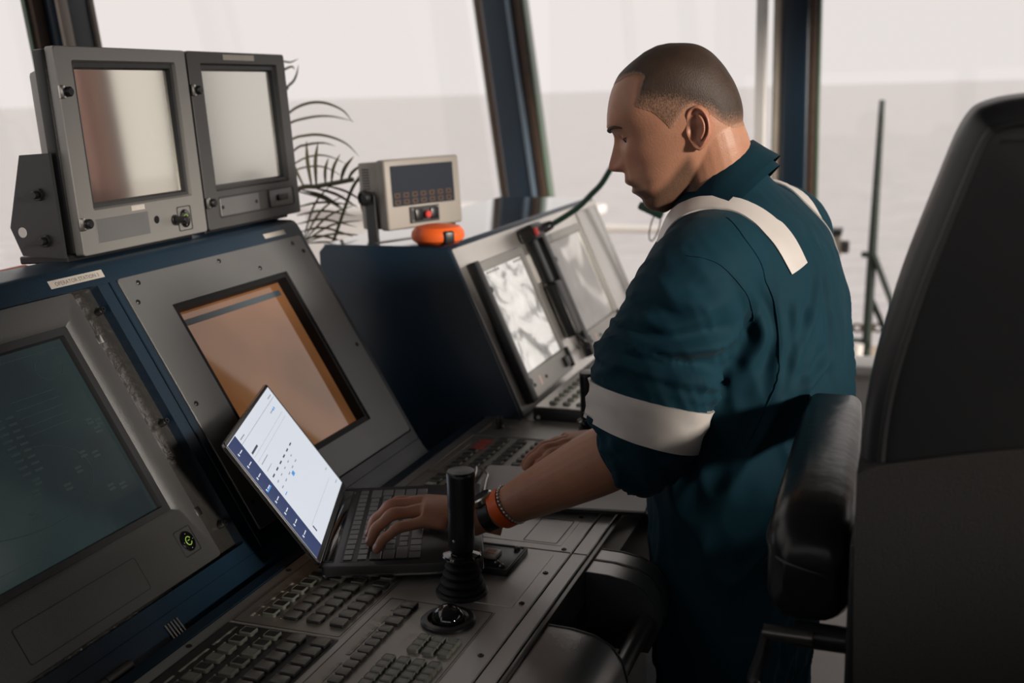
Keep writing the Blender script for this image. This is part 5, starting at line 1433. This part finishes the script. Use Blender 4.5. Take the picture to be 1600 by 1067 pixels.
for P_, am, sg_ in FOLDS:
    C_ = crom(P_, 10); box_ = (gv > C_.min(0) - .05).all(1) & (gv < C_.max(0) + .05).all(1); ii = np.where(box_)[0]
    d_ = ((gv[ii][:, None, :] - C_[None]) ** 2).sum(2); k_ = d_.argmin(1); d_ = np.sqrt(d_.min(1)); e_ = np.sin(np.pi * (k_ + 1) / (len(C_) + 1)) ** .7
    disp[ii] += 1.15 * am * e_ * (np.exp(-(d_ / sg_) ** 2) - .55 * np.exp(-((d_ - 2 * sg_) / sg_) ** 2))
gv = gv + gn * disp[:, None]
gv = smooth(gv, gf, 1, .4)
cov_m = mat('teal_coverall', (0.005, 0.033, 0.051), 0.72, spec=.12, bump=.25, bscale=1400, sheen=.03, vary=.18, vscale=9)
cov = mk('coverall', (gv, gf), cov_m, man, smooth=80, label='dark teal cotton coverall with rolled sleeves')
BV = BVHTree.FromPolygons([Vector(p) for p in gv], gf)
def onto(p, off):
    l_, n_, _, _ = BV.find_nearest(Vector(p)); return A(l_) + A(n_) * off
reflect_m = mat('silver_stripe', (0.62, 0.58, 0.55), 0.42, spec=.5, bump=.15, bscale=1800, vary=.08, vscale=25)
def stripe_path(path, wdir, width, name='reflective_stripe', thick=.0014):
    P = crom(path, 8); m = 9; ls_t = []; ls_b = []
    T = np.gradient(P, axis=0)
    for k in range(len(P)):
        t = norm(T[k]); w = norm(A(wdir) - t * (A(wdir) @ t))
        row = [P[k] + w * width * (j / (m - 1) - .5) for j in range(m)]
        ls_t.append([onto(q, thick + .0008) for q in row]); ls_b.append([onto(q, -.002) for q in row])
    ring_ = [a + b[::-1] for a, b in zip(ls_t, ls_b)]
    return mk(name, [loops(ring_)], reflect_m, cov, smooth=50)
shoulder = [(-.345, 1.575, -.225), (-.325, 1.573, -.198), (-.298, 1.570, -.182), (-.262, 1.567, -.175), (-.226, 1.566, -.188), (-.192, 1.567, -.216), (-.163, 1.570, -.252)]
stripe_path(shoulder, lt, .045)
stripe_path([(-.300, 1.775, -.180), (-.25, 1.775, -.160), (-.20, 1.775, -.178), (-.15, 1.775, -.22), (-.125, 1.775, -.26)], lt, .045)
def stripe_ring(ax_i0, ax_i1, axis, rad, name='sleeve_stripe'):
    ks = np.linspace(ax_i0, ax_i1, 9); rows_o, rows_i = [], []
    for k in ks:
        i = int(k); fr = k - i; j = min(i + 1, len(axis) - 1)
        c = axis[i] * (1 - fr) + axis[j] * fr; t = norm(axis[j] - axis[max(i - 1, 0)]); r = rad[i]
        a = norm(lt - t * (lt @ t)); b = np.cross(t, a); ro, ri = [], []
        for q in np.linspace(0, 2 * math.pi, 56, endpoint=False):
            d = a * math.cos(q) + b * math.sin(q)
            h = BV.ray_cast(Vector(c), Vector(d), .16)
            rr = h[3] if h[0] is not None else r
            rr = min(rr, r * 1.25)
            ro.append(rr); ri.append(d)
        ro = A(ro)
        for _ in range(3): ro = np.maximum(ro, (np.roll(ro, 1) + ro + np.roll(ro, -1)) / 3)
        ro, ri = [c + d * (x + .005) for d, x in zip(ri, ro)], [c + d * (x - .003) for d, x in zip(ri, ro)]
        rows_o.append(ro); rows_i.append(ri)
    g = loops(rows_i[::-1] + rows_o, cap0=False, cap1=False)
    n = 56; m = len(ks) * 2
    g[1].extend([[(m - 1) * n + i, (m - 1) * n + (i + 1) % n, (i + 1) % n, i] for i in range(n)])
    mk(name, [g], reflect_m, cov, smooth=50)
stripe_ring(19.3, 23.2, arm_axis, arm_rad); stripe_ring(21.5, 26, arm2, arm_rad)
# seams laid on the cloth
def seam(path, r=.0008):
    P = [onto(p, .0006) for p in crom(path, 8)]
    mk('seam', [tube(P, r, 6)], cov_m, cov)
seam([(-.252, 1.508, -.174), (-.223, 1.489, -.201), (-.202, 1.50, -.237), (-.187, 1.519, -.289), (-.178, 1.517, -.351), (-.181, 1.512, -.405), (-.198, 1.501, -.449), (-.218, 1.493, -.495)], .0010)
seam([(-.29, 1.434, -.216), (-.252, 1.438, -.225), (-.221, 1.454, -.26), (-.21, 1.504, -.313)], .0007)
# collar standing round the neck
CN = norm((-.60, -.06, -.64)); CO = A([-.2915, 1.655, -.1330]); CUP = norm(A([-.45, 0, .9]))
ca_ = norm(A([-.70, -.05, -.70])); cb_ = A([0, 1., 0]) - ca_ * ca_[1]; cb_ = norm(cb_); cc = np.cross(ca_, cb_)
if cc[2] < 0: cc = -cc
def ringpts(off, ra, rb, n=64, dip=0.0):
    out = []
    for q in np.linspace(math.radians(-158), math.radians(158), n):
        c, s = math.cos(q + math.pi), math.sin(q + math.pi)      # gap at the throat, fullest at the nape
        out.append(CO + ca_ * (c * ra) + cb_ * (s * rb) + cc * (off - dip * (1 + c) * .5))
    return out
rows_ = [ringpts(-.050, .078, .084), ringpts(-.020, .073, .076), ringpts(.004, .069, .070, dip=.004), ringpts(.0065, .0715, .0725, dip=.004), ringpts(.004, .0765, .0775, dip=.004), ringpts(-.018, .0815, .084), ringpts(-.040, .088, .093)]
mk('collar', [loops(rows_, closed=False, cap0=False, cap1=False)], cov_m, cov, smooth=60)
# lapel tip at the chest
lp_ = [(-.352, 1.60, -.200), (-.372, 1.585, -.235), (-.385, 1.575, -.262), (-.352, 1.560, -.252), (-.338, 1.565, -.222)]
v = A(lp_); n_ = norm(np.cross(v[1] - v[0], v[4] - v[0])); n_ = n_ if n_ @ A([-.5, -.8, .2]) > 0 else -n_
mk('lapel', [(np.concatenate([v, v + n_ * .006]), [[4, 3, 2, 1, 0], [5, 6, 7, 8, 9]] + [[i, (i + 1) % 5, 5 + (i + 1) % 5, 5 + i] for i in range(5)])], cov_m, cov)
# rolled cuff
ce = arm_axis[-1]; ct = norm(arm_axis[-1] - arm_axis[-4]); a_ = norm(lt - ct * (lt @ ct)); b_ = np.cross(ct, a_)
for off, rr, tr in ((-.014, .056, .0075), (-.002, .0535, .0070)):
    pts = [ce + ct * (off + .003 * math.sin(3 * q)) + (a_ * math.cos(q) + b_ * math.sin(q)) * (rr + .0015 * math.sin(5 * q + off * 90)) for q in np.linspace(0, 2 * math.pi, 41)]
    mk('rolled_cuff', [tube(pts, tr, 10, cap=False)], cov_m, cov, smooth=60)
# boots
boot_m = mat('black_boot', (.012, .012, .012), .4)
for cx, cy in ((-.25, 1.590), (-.22, 1.772)):
    mk('boot', [box(cx - .17, cx + .09, cy - .05, cy + .05, ZFL, ZFL + .10, .035, 4), tube([(cx + .02, cy, ZFL + .05), (cx + .015, cy, ZFL + .24)], .062, 16)], boot_m, man)
# watch and orange bracelet on the left wrist
wa = norm(EL - WR); w1 = norm(A([0, 0, 1]) - wa * wa[2]); w2 = np.cross(wa, w1)
def wrist_loop(d, r1, r2, tilt=0.0):
    c = WR + wa * d
    return [c + w1 * r1 * math.cos(q) + w2 * r2 * math.sin(q) + wa * tilt * math.cos(q) for q in np.linspace(0, 2 * math.pi, 33)]
def band(d, r1, r2, wid, m, name, tilt=0.0, th=.0022):
    i_ = wrist_loop(d - wid / 2, r1, r2, tilt); j_ = wrist_loop(d + wid / 2, r1 * 1.02, r2 * 1.02, tilt)
    c = WR + wa * d
    ex = lambda P, t: [p + norm((p - c) - wa * ((p - c) @ wa)) * t for p in P[:-1]]
    g = loops([ex(i_, 0), ex(i_, th), ex(j_, th), ex(j_, 0), ex(i_, 0)], cap0=False, cap1=False)
    o = mk(name, [g], m); return o
wt = thing('wrist_watch', 'dark wrist watch with steel case on the near wrist of the man', 'watch', WR + wa * .016)
o = band(.016, .0232, .0292, .018, black, 'strap'); o.parent = wt; o.location = WL[o.name] - WL[wt.name]
fr_ = frz(WR + wa * .016 + w1 * .0245 + w2 * .004, w1 + w2 * .12, wa)
mk('case', [fr_.g(lathe([(.017, -.002), (.0185, .001), (.0185, .007), (.016, .009)], 28))], steel, wt)
mk('dial', [fr_.g(lathe([(.0158, .0085), (.0155, .0094), (.001, .0096)], 28))], gloss_black, wt)
br = thing('bracelet', 'orange rubber bracelet with bead string on the near wrist', 'bracelet', WR + wa * .036)
o = band(.040, .0275, .0322, .017, orange, 'orange_band', -.004, .003); o.parent = br; o.location = WL[o.name] - WL[br.name]
for p in wrist_loop(.053, .0300, .0345, -.004)[:-1]: mk('bead', [sphere(p, .0026, 8, 6)], steel, br)
